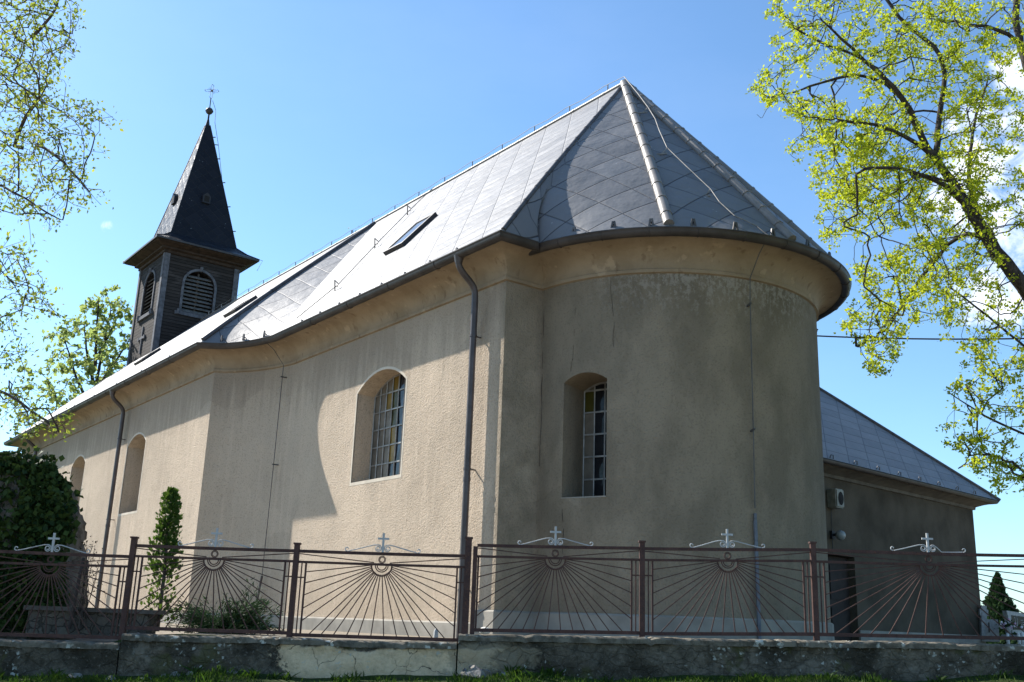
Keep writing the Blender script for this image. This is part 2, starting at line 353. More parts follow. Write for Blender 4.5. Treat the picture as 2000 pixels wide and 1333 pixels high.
LEAF_LIND = leafmat('young_linden_leaf', (0.085, 0.125, 0.03), (0.21, 0.25, 0.05), 0.45, ((0.20, 0.29, 0.04), (0.52, 0.56, 0.07)))
LEAF_FAR = leafmat('far_spring_leaf', (0.16, 0.22, 0.08), (0.25, 0.30, 0.11), 0.5, ((0.30, 0.40, 0.10), (0.44, 0.50, 0.14)))
LEAF_IVY = leafmat('dark_ivy_leaf', (0.014, 0.034, 0.012), (0.055, 0.085, 0.018), 0.15)
LEAF_THUJA = leafmat('thuja_spray', (0.030, 0.065, 0.014), (0.070, 0.12, 0.025), 0.28, ((0.08, 0.16, 0.018), (0.15, 0.23, 0.03)))
LEAF_JUN = leafmat('juniper_spray', (0.022, 0.050, 0.020), (0.050, 0.088, 0.030), 0.2)
GRASSB = leafmat('grass_blade', (0.020, 0.048, 0.008), (0.060, 0.098, 0.018), 0.35, ((0.045, 0.11, 0.010), (0.10, 0.175, 0.018)))

# ------------------------------------------------------------------ ground
def ground_mat():
    m, t, b = new_mat('lawn_and_bounce_gravel'); oc = t.node('ShaderNodeTexCoord').outputs['Object']
    sep = t.node('ShaderNodeSeparateXYZ'); t.l.new(oc, sep.inputs[0]); Y = sep.outputs[1]
    n = t.noise(oc, 1.6, 6.0, 0.65); n2 = t.noise(oc, 14.0, 5.0)
    c = t.mix(t.smooth(n, 0.4, 0.62), (0.022, 0.040, 0.010), (0.045, 0.062, 0.018))
    c = t.mix(t.math('MULTIPLY', t.smooth(n2, 0.54, 0.70), 0.75), c, (0.060, 0.045, 0.032))
    bounce_gr = t.mix(t.smooth(t.noise(oc, 22.0, 5.0, 0.7), 0.38, 0.62), (0.34, 0.285, 0.22), (0.45, 0.385, 0.305))  # pale gravel tone, added so the ground bounces warm light onto shaded walls
    bounce_gr = t.mix(t.math('MULTIPLY', t.smooth(n, 0.5, 0.7), 0.35), bounce_gr, (0.22, 0.19, 0.13))
    far_ = t.smooth(Y, 33.0, 44.0)
    yj = t.math('ADD', Y, t.math('MULTIPLY', t.math('SUBTRACT', n, 0.5), 1.2))
    c = t.mix(t.smooth(yj, 14.5, 15.4), c, t.mix(0.45, bounce_gr, (0.06, 0.055, 0.04)))
    c = t.mix(far_, c, (0.055, 0.080, 0.026))
    c = t.mix(t.smooth(yj, 10.9, 10.5), c, t.mix(0.40, bounce_gr, (0.10, 0.09, 0.07)))  # unseen pale ground on the camera side, put in as a warm reflector
    setp(b, t, col=c, rough=0.95, spec=0.1, nrm=t.bump(n2, 0.6, 0.05)); return m
def gz(x, y):
    if y > 14.55: return GZ - 0.20*min(1, max(0, (-4.9-x)/0.5))*min(1, max(0, (17.5-y)/1.0))
    k = min(1.0, max(0.0, (14.45-y)/13.0)); base = -0.645 - 0.95*k**0.8
    return base + 0.030*max(-14, min(14, x)) + (0.03*math.sin(x*1.7+y)+0.025*math.sin(x*3.1-1.3*y) if y > -3 else 0)
xs = np.concatenate([np.linspace(-900, -40, 12), np.linspace(-30, 30, 121), np.linspace(40, 900, 12)])
ys = np.concatenate([np.linspace(-600, -20, 8), np.linspace(-10, 14.5, 60), [14.56], np.linspace(16, 70, 20), np.linspace(90, 1500, 12)])
gv = [(x, y, gz(x, y)) for y in ys for x in xs]; nx = len(xs)
mesh('ground', gv, [(j*nx+i, j*nx+i+1, (j+1)*nx+i+1, (j+1)*nx+i) for j in range(len(ys)-1) for i in range(nx-1)], ground_mat(), kind='structure', smooth=180)

# ------------------------------------------------------------------ church: footprint and sweeps in (u, v)
HWN = 4.0                                   # the choir's north side
def cove(sgn):
    """hollow quarter-round transition from the wider nave to the choir"""
    hc = HW if sgn > 0 else HWN; out = []
    for q in np.linspace(0, math.pi/2, 15):
        k = q/(math.pi/2); e_ = (UN-(UN-UC)*(1-math.cos(q)), -HN+(HN-hc)*math.sin(q)); c_ = (UN-(UN-UC)*k, -HN+(HN-hc)*k); m_ = 0.62
        out.append((e_[0]*m_+c_[0]*(1-m_), (e_[1]*m_+c_[1]*(1-m_))*sgn))
    return out
arc = [(-RA*math.cos(a), RA*math.sin(a)) for a in np.linspace(-math.pi/2, math.pi/2, 73)]
FOOT = [(UW, -HN)] + cove(1) + [(0.0, -HW)] + arc + [(0.0, HWN)] + cove(-1)[::-1] + [(UW, HN)]
def offset(path, off, closed=True):
    P = np.array(path, float); n = len(P); out = []
    for i in range(n):
        if closed or 0 < i < n-1:
            d1 = P[i]-P[i-1]; d2 = P[(i+1) % n]-P[i]
        elif i == 0: d1 = d2 = P[1]-P[0]
        else: d1 = d2 = P[-1]-P[-2]
        d1 = d1/np.linalg.norm(d1); d2 = d2/np.linalg.norm(d2)
        n1 = np.array((-d1[1], d1[0])); n2 = np.array((-d2[1], d2[0]))
        out.append(P[i]+off*(n1+n2)/max(0.3, 1+n1@n2))
    return np.array(out)
def sweep(path, prof, closed=True, capends=False):
    rings = []
    cache = {}
    for (o_, z_) in prof:
        if o_ not in cache: cache[o_] = offset(path, o_, closed)
        rings.append([W(u, v, z_) for u, v in cache[o_]])
    n = len(path); V = np.concatenate(rings); F = []
    for k in range(len(prof)-1):
        for i in range(n if closed else n-1):
            j = (i+1) % n; F.append((k*n+i, k*n+j, (k+1)*n+j, (k+1)*n+i))
    return V, F
def prism(poly, a, b):
    """closed solid from polygon points at a (list of 3D) and the same at b"""
    n = len(a); V = list(a)+list(b)
    F = [tuple(range(n-1, -1, -1)), tuple(range(n, 2*n))]+[(i, (i+1) % n, n+(i+1) % n, n+i) for i in range(n)]
    return V, F

church = empty('church', W(12, 0, GZ), 'long plastered church with rounded apse, grey sheet metal roof and dark wooden steeple', 'church')
V, F = prism(FOOT, [W(u, v, GZ-0.3) for u, v in FOOT], [W(u, v, ZC+0.35) for u, v in FOOT])
wall = mesh('wall', V, F, STUCCO, church)
bm = bmesh.new(); bm.from_mesh(wall.data); bmesh.ops.recalc_face_normals(bm, faces=bm.faces); bm.to_mesh(wall.data); bm.free()
def arch_pts(w2, z0, zs, zt, n=9):
    """arched outline in (s, z): half width w2, sill z0, springing zs, crown zt"""
    rise = zt-zs; R = (w2*w2+rise*rise)/(2*rise); a0 = math.asin(min(1, w2/R)); c = zt-R
    return [(-w2, z0), (w2, z0)] + [(R*math.sin(a), c+R*math.cos(a)) for a in np.linspace(a0, -a0, n)]
WINS = []   # centre point (u, v), tangent, inward normal, outline, glass depth
t_ang = math.radians(-70.6)
WINS.append(dict(c=(4.755, -HW), t=(-1, 0), n=(0, 1), w2=1.11, z0=3.08, zs=5.22, zt=5.62, gd=0.50, cols=8, kind='choir'))
WINS.append(dict(c=(-RA*math.cos(t_ang), RA*math.sin(t_ang)), t=(math.sin(-t_ang)*-1, math.cos(t_ang)), n=(math.cos(t_ang), -math.sin(t_ang)), w2=0.475, z0=2.33, zs=4.58, zt=4.74, gd=0.86, cols=4, kind='apse'))
WINS.append(dict(c=(18.45, -HN), t=(-1, 0), n=(0, 1), w2=0.92, z0=3.07, zs=5.30, zt=5.62, gd=0.62, cols=5, kind='nave'))
WINS.append(dict(c=(25.3, -HN), t=(-1, 0), n=(0, 1), w2=0.92, z0=3.07, zs=5.30, zt=5.62, gd=0.62, cols=5, kind='nave'))
def wp(wd, s, depth, z):
    c = np.array(wd['c']); tt = np.array(wd['t'], float); nn = np.array(wd['n'], float)
    q = c+tt*s+nn*depth; return W(q[0], q[1], z)
cut = []
for wd in WINS:
    pl = arch_pts(wd['w2'], wd['z0'], wd['zs'], wd['zt'])
    cut.append(prism(pl, [wp(wd, s, -0.6, z) for s, z in pl], [wp(wd, s, wd['gd']+0.55, z) for s, z in pl]))
boolean_cut(wall, cut)
wall.data.polygons.foreach_set('use_smooth', [True]*len(wall.data.polygons)); wall.data.set_sharp_from_angle(angle=math.radians(20))

for k, wd in enumerate(WINS):
    w2, z0, zs, zt, gd = wd['w2'], wd['z0'], wd['zs'], wd['zt'], wd['gd']
    pl = arch_pts(w2, z0, zs, zt, 13)
    # plaster border round the opening
    if wd['kind'] == 'apse':
        ring_o = ring_i = None
    big = arch_pts(w2+0.055, z0-0.075, zs+0.02, zt+0.06, 13)
    lab = {'choir': 'leaded glass window with amber panes in the sunlit choir wall', 'apse': 'narrow dark leaded window in the shaded apse wall'}.get(wd['kind'])
    if wd['kind'] != 'apse':
        n = len(pl); Vv = [wp(wd, s, -0.004, z) for s, z in big]+[wp(wd, s, -0.004, z) for s, z in pl]+[wp(wd, s, 0.03, z) for s, z in pl]+[wp(wd, s, 0.02, z) for s, z in big]
        Ff = [(i, (i+1) % n, n+(i+1) % n, n+i) for i in range(n)]+[(n+i, n+(i+1) % n, 2*n+(i+1) % n, 2*n+i) for i in range(n)]+[(3*n+i, 3*n+(i+1) % n, (i+1) % n, i) for i in range(n)]
        win = mesh('window', Vv, Ff, SURR, church, label=lab)
    else:
        b = MB(); b.bar(wp(wd, -w2, 0.1, z0+0.012), wp(wd, w2, 0.1, z0+0.012), 0.085, 0.012); win = b.build('window', PLINTH, church, label=lab)
    # panes
    cols = wd['cols']; us = np.linspace(-w2, w2, cols+1)
    def topz(s):
        rise = zt-zs; R = (w2*w2+rise*rise)/(2*rise); return zt-R+math.sqrt(max(0, R*R-s*s))
    rows = np.linspace(z0, zs-0.02, 6).tolist()
    b = MB(); lb = MB(); amb = {(3, 5), (2, 4), (4, 3), (4, 2), (4, 1)} if wd['kind'] == 'choir' else set(); olv = {(3, 4), (3, 3), (4, 4)} if wd['kind'] == 'choir' else {(0, 4)}
    if wd['kind'] == 'choir': amb = {(3, 5), (2, 4), (3, 2), (3, 1), (5, 3)}; olv = {(3, 4), (3, 3), (6, 2)}
    for i in range(cols):
        for j in range(6):
            za, zb = rows[j], (rows[j+1] if j < 5 else None)
            q = [(us[i], za), (us[i+1], za), (us[i+1], zb if zb else topz(us[i+1])), (us[i], zb if zb else topz(us[i]))]
            tw = (random.random()-0.5)*0.012; tw2 = (random.random()-.5)*0.008
            mi = 1 if (i, j) in amb else 2 if (i, j) in olv else (3 if (wd['kind'] == 'apse' and i > 0) or (wd['kind'] == 'choir' and (i in (4, 7) or (i == 3 and j == 0))) else 0)
            b.add([wp(wd, s, gd+tw*(1 if a % 2 else -1)+(tw2 if a > 1 else 0), z) for a, (s, z) in enumerate(q)], [(0, 1, 2, 3)], mi)
    b.build('glass', [GL_GREY, GL_AMB, GL_OLV, GL_DARK], win)
    for s in us: lb.bar(wp(wd, s*0.985, gd-0.022, z0), wp(wd, s*0.985, gd-0.022, topz(s*0.985)-0.01), 0.016, 0.012)
    for z in rows+[zs-0.02][:0]: lb.bar(wp(wd, -w2, gd-0.019, z+0.02), wp(wd, w2, gd-0.019, z+0.02), 0.010, 0.016)
    tp = [(s, topz(s)-0.02) for s in np.linspace(-w2, w2, 9)]
    for a, c in zip(tp[:-1], tp[1:]): lb.bar(wp(wd, a[0], gd-0.02, a[1]), wp(wd, c[0], gd-0.02, c[1]), 0.012, 0.016)
    lb.build('glazing_bars', LEAD, win)

# cracks in the render of the east end
CRK = simple('crack_shadow_line', (0.035, 0.028, 0.022), 0.95)
def crack(pts_, r=0.006):
    P = []
    for a, z in pts_: P.append((-(RA+0.001)*math.cos(math.radians(a)), (RA+0.001)*math.sin(math.radians(a)), z))
    Q = [P[0]]
    for p, q in zip(P[:-1], P[1:]):
        for k in (0.33, 0.66, 1.0): Q.append(tuple(p[i]*(1-k)+q[i]*k+(rng.normal()*0.012 if k < 1 else 0)*(i > 0) for i in range(3)))
    b = MB(); b.tube([W(*p) for p in Q], [r*(0.5+0.7*abs(math.sin(i*1.7))) for i in range(len(Q))], 4); b.build('plaster_crack', CRK, church)
crack([(-78.5, 2.28), (-78.2, 2.0), (-77.6, 1.75), (-77.9, 1.4), (-77.2, 1.0)]); crack([(-76, 4.78), (-75.2, 5.05), (-74.9, 5.6), (-74.6, 6.1)], 0.004)
crack([(-61.5, 6.6), (-61.0, 6.1), (-60.2, 5.6), (-60.4, 5.2)], 0.0035); crack([(-89.3, 6.7), (-89.0, 6.0), (-89.2, 5.2), (-88.8, 4.2), (-89.1, 3.0)], 0.006)

# cornice, plinth, gutter
prof = [(0.0, ZC-0.10), (0.05, ZC-0.085), (0.05, ZC-0.02), (0.02, ZC), (0.03, ZC+0.04)]
prof += [(0.03+0.55*(1-math.cos(a)), ZC+0.04+0.43*math.sin(a)) for a in np.linspace(0.1, math.pi/2, 9)]
prof += [(0.60, ZC+0.47), (0.60, ZE-0.005), (0.0, ZE-0.005)]
V, F = sweep(FOOT, prof); mesh('cornice', V, F, CORN, church, smooth=35)
i0 = FOOT.index((0.0, -HW))
north = [(0.62, -HW)]+FOOT[i0:]+[(UW, -HN), (20.0, -HN)]
pp = lambda zt: [(0.0, GZ-0.2), (0.055, GZ-0.2), (0.055, zt-0.03), (0.02, zt), (-0.05, zt)]
V, F = sweep([(0.62, -HW)]+FOOT[i0:-1]+[(UW, HN)], pp(ZP), False); mesh('plinth', V, F, PLINTH, church, smooth=35)
V, F = sweep(FOOT[:i0]+[(0.64, -HW)], pp(0.02), False); mesh('plinth', V, F, PLINTH, church, smooth=35)
gc, gr = 0.635, 0.108
gp = [(gc-gr, ZE+0.005)]+[(gc+gr*math.sin(a), ZE-0.01-gr*math.cos(a)*1.15) for a in np.linspace(-math.pi/2, math.pi/2, 11)]+[(gc+gr+0.012, ZE+0.0), (gc+gr+0.012, ZE+0.018), (gc+gr-0.01, ZE+0.018), (gc+gr-0.01, ZE-0.01)]
gp += [(gc+(gr-0.01)*math.sin(a), ZE-0.01-(gr-0.01)*math.cos(a)*1.15) for a in np.linspace(math.pi/2, -math.pi/2, 9)]
V, F = sweep(FOOT, gp)
# joints of the gutter as thin collars
gb = MB(); gb.add(V, F)
def gutter_at(pt, nrm):
    n = np.array(nrm, float); q = []
    for a in np.linspace(-math.pi/2, math.pi/2, 9):
        r = gr+0.006; off = gc+r*math.sin(a); p = np.array(pt)+n*off; q.append(W(p[0], p[1], ZE-0.01-r*math.cos(a)*1.15))
    return q
for u in list(np.arange(1.6, 9.2, 1.9)): gb.tube(gutter_at((u, -HW), (0, -1)), 0.007, 5)
for u in list(np.arange(14.0, 35, 2.1)): gb.tube(gutter_at((u, -HN), (0, -1)), 0.007, 5)
for a in np.radians(np.arange(-74, 90, 13)): gb.tube(gutter_at((-RA*math.cos(a), RA*math.sin(a)), (-math.cos(a), math.sin(a))), 0.007, 5)
gb.build('gutter', GUT, church, smooth=50)

# roof: every patch is ruled between the ridge and the eave line, slightly bell-cast
EO = 0.655
EAVE = offset(FOOT, EO)
def bell(t): return 0.06*math.sin(math.pi*min(1, max(0, t))**1.6)
def rfun(ridge_uv, eave_uv, t):
    r = np.array(ridge_uv, float); e = np.array(eave_uv, float); p = r+(e-r)*t
    return W(p[0], p[1], ZR+(ZE+0.02-ZR)*t+bell(t))
RV, RF, RU = [], [], []
NTT = 22
def patch(rays, uvs=None):
    """rays: list of (ridge uv, eave uv) ; uv by development of the surface"""
    base = len(RV); n = len(rays); ts = np.linspace(0, 1, NTT)
    G = [[rfun(a, b, t) for t in ts] for a, b in rays]
    for i in range(n):
        for j in range(NTT): RV.append(G[i][j]); RU.append(uvs[i][j])
    for i in range(n-1):
        for j in range(NTT-1):
            a = base+i*NTT+j; RF.append((a, a+1, a+NTT+1, a+NTT))
def skew(X, y):
    """long sloping courses with slanting cross joints on the big slopes"""
    c_ = (y-0.127*X)/0.47; a_ = (3.0*y+4.33*X)/4.6
    return ((a_-c_)/2*1.20, (a_+c_)/2*0.98)
def planar(r0, r1, e0, e1, n=12):
    rays = [(np.array(r0)+(np.array(r1)-np.array(r0))*k, np.array(e0)+(np.array(e1)-np.array(e0))*k) for k in np.linspace(0, 1, n)]
    uvs = []
    for a, b in rays:
        L = math.hypot(abs(b[1]-a[1]), ZR-ZE); uvs.append([skew(-(a[0]+(b[0]-a[0])*t), L*(1-t)) for t in np.linspace(0, 1, NTT)])
    patch(rays, uvs)
def fan(apex, epts, breaks, pw=3.5):
    """conical sheet from a ridge point to the eave points; facets between breaks are flat at the top and follow the curve at the eave"""
    A = W(apex[0], apex[1], ZR); cuts = [0]+breaks+[len(epts)-1]
    for c0, c1 in zip(cuts[:-1], cuts[1:]):
        seg = epts[c0:c1+1]; n = len(seg); E = [W(q[0], q[1], ZE+0.02) for q in seg]
        ang = [0.0]
        for i in range(n-1):
            d1, d2 = E[i]-A, E[i+1]-A; ang.append(ang[-1]+math.acos(max(-1, min(1, d1@d2/np.linalg.norm(d1)/np.linalg.norm(d2)))))
        mid = ang[-1]/2; base = len(RV); ts = np.linspace(0, 1, NTT)
        for i in range(n):
            k = i/(n-1); chord = np.array(seg[0])*(1-k)+np.array(seg[-1])*k; L = np.linalg.norm(E[i]-A)
            for t in ts:
                m = t**(6.0 if c0 == 0 else pw)
                q = chord*(1-m)+np.array(seg[i])*m
                RV.append(rfun(apex, q, t)); RU.append((L*t*math.sin(ang[i]-mid)+40*c0, -L*t*math.cos(ang[i]-mid)))
        for i in range(n-1):
            for j in range(NTT-1):
                a = base+i*NTT+j; RF.append((a, a+1, a+NTT+1, a+NTT))
RW = UW-2.6
idx_nc = 1; idx_ce = 15
e = EAVE
for sg in (0, 1):
    E_ = e if sg == 0 else e[::-1]
    a_w, a_nc, a_ce, a_se = E_[0], E_[1], E_[15], E_[16]
    planar((RW, 0), (UB, 0), a_w, a_nc, 16)
    fan((UB, 0), [E_[i] for i in range(1, 16)], [])
    planar((UB, 0), (UE, 0), a_ce, a_se, 14)
se = 16; ne = len(FOOT)-1-16
pts = [e[i] for i in range(se, ne+1)]
acap = [math.radians(a) for a in (-43.6, -5.9, 31.0, 62.0)]
def arc_index(a): return min(range(len(pts)), key=lambda i: abs(math.atan2(pts[i][1], -pts[i][0])-a))
brk = [arc_index(a) for a in acap]
fan((UE, 0), pts, brk)
base = len(RV); RV += [W(RW, 0, ZR), W(*e[0], ZE+0.02), W(*e[-1], ZE+0.02)]; RU += [(0, 6), (-5, 0), (5, 0)]; RF.append((base, base+2, base+1))
roof = mesh('roof', RV, RF, ROOF, church, uv=RU, smooth=28)
# ridge and hip caps with joint collars
def cap(fn, r=0.085, n=24, every=0.62, mat=CAP, flat=1.0, name='hip_cap', lift=0.02):
    P = [fn(t)+np.array((0, 0, lift)) for t in np.linspace(0, 1, n)]; b = MB(); b.tube(P, r, 9)
    L = np.cumsum([0]+[np.linalg.norm(P[i+1]-P[i]) for i in range(n-1)])
    s = every*0.6
    while s < L[-1]-0.1:
        i = int(np.searchsorted(L, s))-1; k = (s-L[i])/(L[i+1]-L[i]); c = P[i]*(1-k)+P[i+1]*k; d = (P[i+1]-P[i])/np.linalg.norm(P[i+1]-P[i])
        b.tube([c-d*0.025, c+d*0.025], r*1.13, 9); s += every
    return b.build(name, mat, church, smooth=60)
for bi in brk: cap(lambda t, q=pts[bi]: rfun((UE, 0), q, t*0.985), 0.105)
cap(lambda t: rfun((UE, 0), pts[0], t*0.985), 0.05, mat=CAPD, lift=-0.01)
cap(lambda t: rfun((UE, 0), pts[-1], t*0.985), 0.075, mat=CAPD)
cap(lambda t: rfun((UB, 0), e[1], 0.015+t*0.97), 0.07, mat=CAPD, every=9)
cap(lambda t: rfun((UB, 0), e[-2], 0.015+t*0.97), 0.07, mat=CAPD, every=9)
cap(lambda t: W(UE+(RW-UE)*t, 0, ZR), 0.05, 12, 1.2, name='ridge_cap')

# snow guards along the eave
def roof_pt(u, t, v_e): return rfun((u, 0), (u, v_e), t)
guards = []
def guard(p, d_out, d_al, k=1.0):
    b = MB(); z = np.array((0, 0, 1.0)); p = p+z*0.07*k
    for s in (-1, 1): b.bar(p+d_al*0.045*s*k-z*0.02, p+d_al*0.015*s*k+z*0.15*k, 0.017*k, 0.017*k)
    b.bar(p-d_out*0.12+z*0.02, p+z*0.09, 0.010, 0.010)
    b.build('snow_guard', CAPD, church)
for a in np.radians((-70, -58, -47.5, -36, -24, -12, 2, 15)):
    q = np.array((-(RA+EO-0.08)*math.cos(a), (RA+EO-0.08)*math.sin(a))); o2 = -EU*math.cos(a)+EV*math.sin(a)
    guard(W(q[0], q[1], ZE+0.03), o2, EU*math.sin(a)+EV*math.cos(a))
for u in np.arange(1.0, 9.0, 1.02): guard(W(u, -HW-EO+0.08, ZE+0.05), -EV, EU, 0.6)
for i in (3, 8, 12): q = e[i]; guard(W(q[0], q[1]+0.05, ZE+0.05), -EV, EU)
for u in np.arange(14.5, 34.5, 2.6): guard(W(u, -HN-EO+0.08, ZE+0.05), -EV, EU, 0.6)
# snow hooks on the slope and lightning conductor wire
def hook(u, t, ve):
    p = roof_pt(u, t, ve); z = np.array((0, 0, 1.0)); b = MB()
    b.tube([p+EU*0.16-z*0.02, p+EU*0.02+z*0.24-EV*0.1, p-EU*0.10+z*0.12-EV*0.05, p-EU*0.14-EV*0.1+z*0.02], 0.018, 5)
    b.build('roof_hook', WIREH, church)
WIREH = simple('roof_hook_metal', (0.16, 0.145, 0.13), 0.6, 0.2)
hk = [(7.9, 0.815), (8.75, 0.50), (9.5, 0.21)]
for u, t in hk: hook(u, t, -HW-EO)
def wire_tube(name, pts_, r, mat, n=5):
    b = MB(); b.tube(pts_, r, n); return b.build(name, mat, church)
lw = [rfun((u, 0), (u, -HW-EO), t)+np.array((0, 0, 0.14)) for u, t in ((9.75, 0.02), (9.5, 0.21), (8.75, 0.50), (7.9, 0.815), (8.6, 0.97))]
wire_tube('lightning_conductor', lw, 0.012, WIRED)
# conductor along the ridge on small stands, over the apse roof and down its wall
rp = []
for k, u in enumerate(np.arange(UE, 29.5, 0.75)): rp.append(W(u, 0, ZR+0.20+(0.05 if k % 2 else 0.0)))
b = MB(); b.tube(rp, 0.008, 5)
for u in np.arange(UE+0.6, 29.5, 1.5): b.bar(W(u, 0, ZR), W(u, 0.0, ZR+0.23), 0.014, 0.014)
b.build('lightning_conductor', WIRE, church)
pA = W(UE, 0, ZR); pB, pC = [W(-(RA+EO)*math.cos(math.radians(q)), (RA+EO)*math.sin(math.radians(q)), ZE) for q in (-43.6, -5.9)]
pn = np.cross(pB-pA, pC-pA); pn /= np.linalg.norm(pn); pn = pn if pn[2] > 0 else -pn
ap = [W(UE, 0, ZR+0.2)]
for x, y in ((1243, 196), (1262, 222), (1276, 245), (1284, 268), (1299, 302), (1340, 342), (1383, 383), (1400, 408), (1430, 436), (1455, 447), (1472, 456)):
    d = pix(x, y); ap.append(d*((pA@pn)/(d@pn))+pn*0.16)
b = MB(); b.tube(ap, 0.012, 6)
for i in (2, 5, 7):
    p = ap[i]; b.tube([p, p-np.array((0.02, 0.02, 0.1))+EV*-0.05, p-np.array((0, 0, 0.2))-EV*0.18], 0.012, 5); b.bar(p-np.array((0, 0, 0.2))-EV*0.24+EU*0.1, p-np.array((0, 0, 0.22))-EV*0.12-EU*0.1, 0.014, 0.014)
b.build('lightning_conductor', WIRE, church)
a = math.radians(-15.5); er = -EU*math.cos(a)+EV*math.sin(a); C0 = W(0, 0, 0)
dn = [ap[-1], C0+er*(RA+EO+0.10)+np.array((0, 0, ZE)), C0+er*(RA+0.45)+np.array((0, 0, ZC+0.3)), C0+er*(RA+0.12)+np.array((0, 0, ZC-0.1)),
      C0+er*(RA+0.10)+np.array((0, 0, 6.2)), C0+er*(RA+0.08)+np.array((0, 0, 3.7)), C0+er*(RA+0.06)+np.array((0, 0, 2.2))]
wire_tube('lightning_conductor', dn, 0.011, WIRED)
for z in (6.1, 3.65): MB().bar(C0+er*(RA-0.02)+np.array((0, 0, z-0.02)), C0+er*(RA+0.13)+np.array((0, 0, z+0.02)), 0.016, 0.016).build('wire_bracket', WIRED, church)
b = MB(); p0, p1 = C0+er*(RA+0.06)+np.array((0, 0, 2.0)), C0+er*(RA+0.09)+np.array((0, 0, GZ)); b.tube([p0, p1], 0.036, 8); b.box(p0+np.array((0, 0, 0.06)), (0.025, 0.025, 0.05)); b.build('conductor_tube', simple('blue_grey_tube', (0.12, 0.135, 0.16), 0.5, 0.3), church)
# conductor in the cove
cq = np.array(cove(1)[12]); cp = [W(cq[0], cq[1]-EO-0.05, ZE), W(cq[0]-0.1, cq[1]-0.4, ZC+0.3), W(cq[0]-0.15, cq[1]-0.09, ZC-0.1), W(cq[0]-0.15, cq[1]-0.10, 4.0), W(cq[0]-0.1, cq[1]-0.10, 1.0)]
wire_tube('lightning_conductor', cp, 0.010, WIRED)
for z in (6.3, 3.9): MB().bar(W(cq[0]-0.15, cq[1]+0.05, z), W(cq[0]-0.15, cq[1]-0.14, z), 0.02, 0.014).build('wire_bracket', WIRED, church)
b = MB(); b.tube([W(cq[0]-0.1, cq[1]-0.1, 1.0), W(cq[0]+0.1, cq[1]-0.16, GZ)], 0.03, 8); b.build('conductor_tube', PIPE, church)

# downpipes
def downpipe(u, v, gap=0.19, r=0.068, hi=True):
    P = []; z0 = ZE-0.10
    pts_ = [(gc, z0), (gc, z0-0.10), (gc-0.02, z0-0.20), (gc-0.12, z0-0.31), (gap+0.10, z0-0.48), (gap+0.02, z0-0.60), (gap, z0-0.74), (gap, z0-1.2), (gap, 3.0), (gap, 1.4), (gap, GZ)]
    Q = [W(u, v-o_, z) for o_, z in pts_]
    sm = [Q[0]]
    for i in range(1, 8):                       # soften the swan neck
        for k in (0.25, 0.75): sm.append(Q[i-1]*(1-k)*0.5+Q[i]*0.5+Q[min(i+1, 9)]*0 if False else Q[i-1]*(1-k)+Q[i]*k)
    sm += Q[8:]
    b = MB(); b.tube(sm, r, 12); b.tube([Q[0]+np.array((0, 0, 0.03)), Q[0]-np.array((0, 0, 0.14))], [r*1.6, r*1.05], 12)
    b.tube([W(u, v-gap, 2.66), W(u, v-gap, 2.74)], r*1.12, 12)
    p = b.build('downpipe', PIPE, church, smooth=60)
    for z in (5.6, 2.9, 0.6):
        c = MB(); c.tube([W(u, v-gap, z-0.02), W(u, v-gap, z+0.02)], r*1.18, 12); c.bar(W(u, v, z), W(u, v-gap, z), 0.012, 0.012)
        c.build('pipe_clip', PIPE, p)
downpipe(0.80, -HW); downpipe(19.75, -HN); downpipe(31.8, -HN)

# skylights
def skylight(u, ve, t0, t1, w2):
    A, B = roof_pt(u, t0, ve), roof_pt(u, t1, ve); d = B-A; L = np.linalg.norm(d); d /= L; n = np.cross(d, EU); n /= np.linalg.norm(n)
    if n[2] < 0: n = -n
    c = (A+B)/2; b = MB(); h = 0.07
    for s in (-1, 1):
        b.box(c+EU*s*w2+n*h*0.5, (L/2+0.05, 0.05, h), (d, EU, n)); b.box(c+d*s*L/2+n*h*0.5, (0.05, w2-0.052, h), (d, EU, n))
    s_ = b.build('skylight', GUT, church)
    b = MB(); b.box(c+n*(h*0.9), (L/2-0.055, w2-0.055, 0.02), (d, EU, n)); b.build('glass', SKYGL, s_)
skylight(6.15, -HW-EO, 0.50, 0.68, 0.42)
skylight(15.0, -HN-EO, 0.575, 0.67, 0.42)
skylight(24.7, -HN-EO, 0.545, 0.64, 0.42)

# ------------------------------------------------------------------ bell tower on the ridge
TU, TV, TS = 31.5, -0.235, 1.78
def TW(a, b, z): return W(TU+a, TV+b, z)          # a along u, b along v
ZT = 16.15
sq = [(-TS, -TS), (TS, -TS), (TS, TS), (-TS, TS)]
V, F = prism(sq, [TW(a, b, 9.5) for a, b in sq], [TW(a, b, ZT) for a, b in sq])
tower = mesh('bell_tower', V, F, PLANK, church)
bm = bmesh.new(); bm.from_mesh(tower.data); bmesh.ops.recalc_face_normals(bm, faces=bm.faces); bm.to_mesh(tower.data); bm.free()
def tw_pt(face, s, depth, z):   # face 0 = east (towards the apse), 1 = south, 2 = west, 3 = north
    k = TS-depth
    return [TW(-k, s, z), TW(s, -k, z), TW(k, s, z), TW(s, k, z)][face]
tcut = []
TWIN = [(0, -0.03, 0.72, 13.42, 14.75, 15.47), (1, -0.05, 0.72, 13.42, 14.75, 15.47), (2, 0, 0.72, 13.42, 14.75, 15.47), (3, 0, 0.72, 13.42, 14.75, 15.47)]
for f_, s0, w2, z0, zs, zt in TWIN:
    pl = arch_pts(w2, z0, zs, zt, 15); tcut.append(prism(pl, [tw_pt(f_, s0+s, -0.4, z) for s, z in pl], [tw_pt(f_, s0+s, 0.75, z) for s, z in pl]))
boolean_cut(tower, tcut)
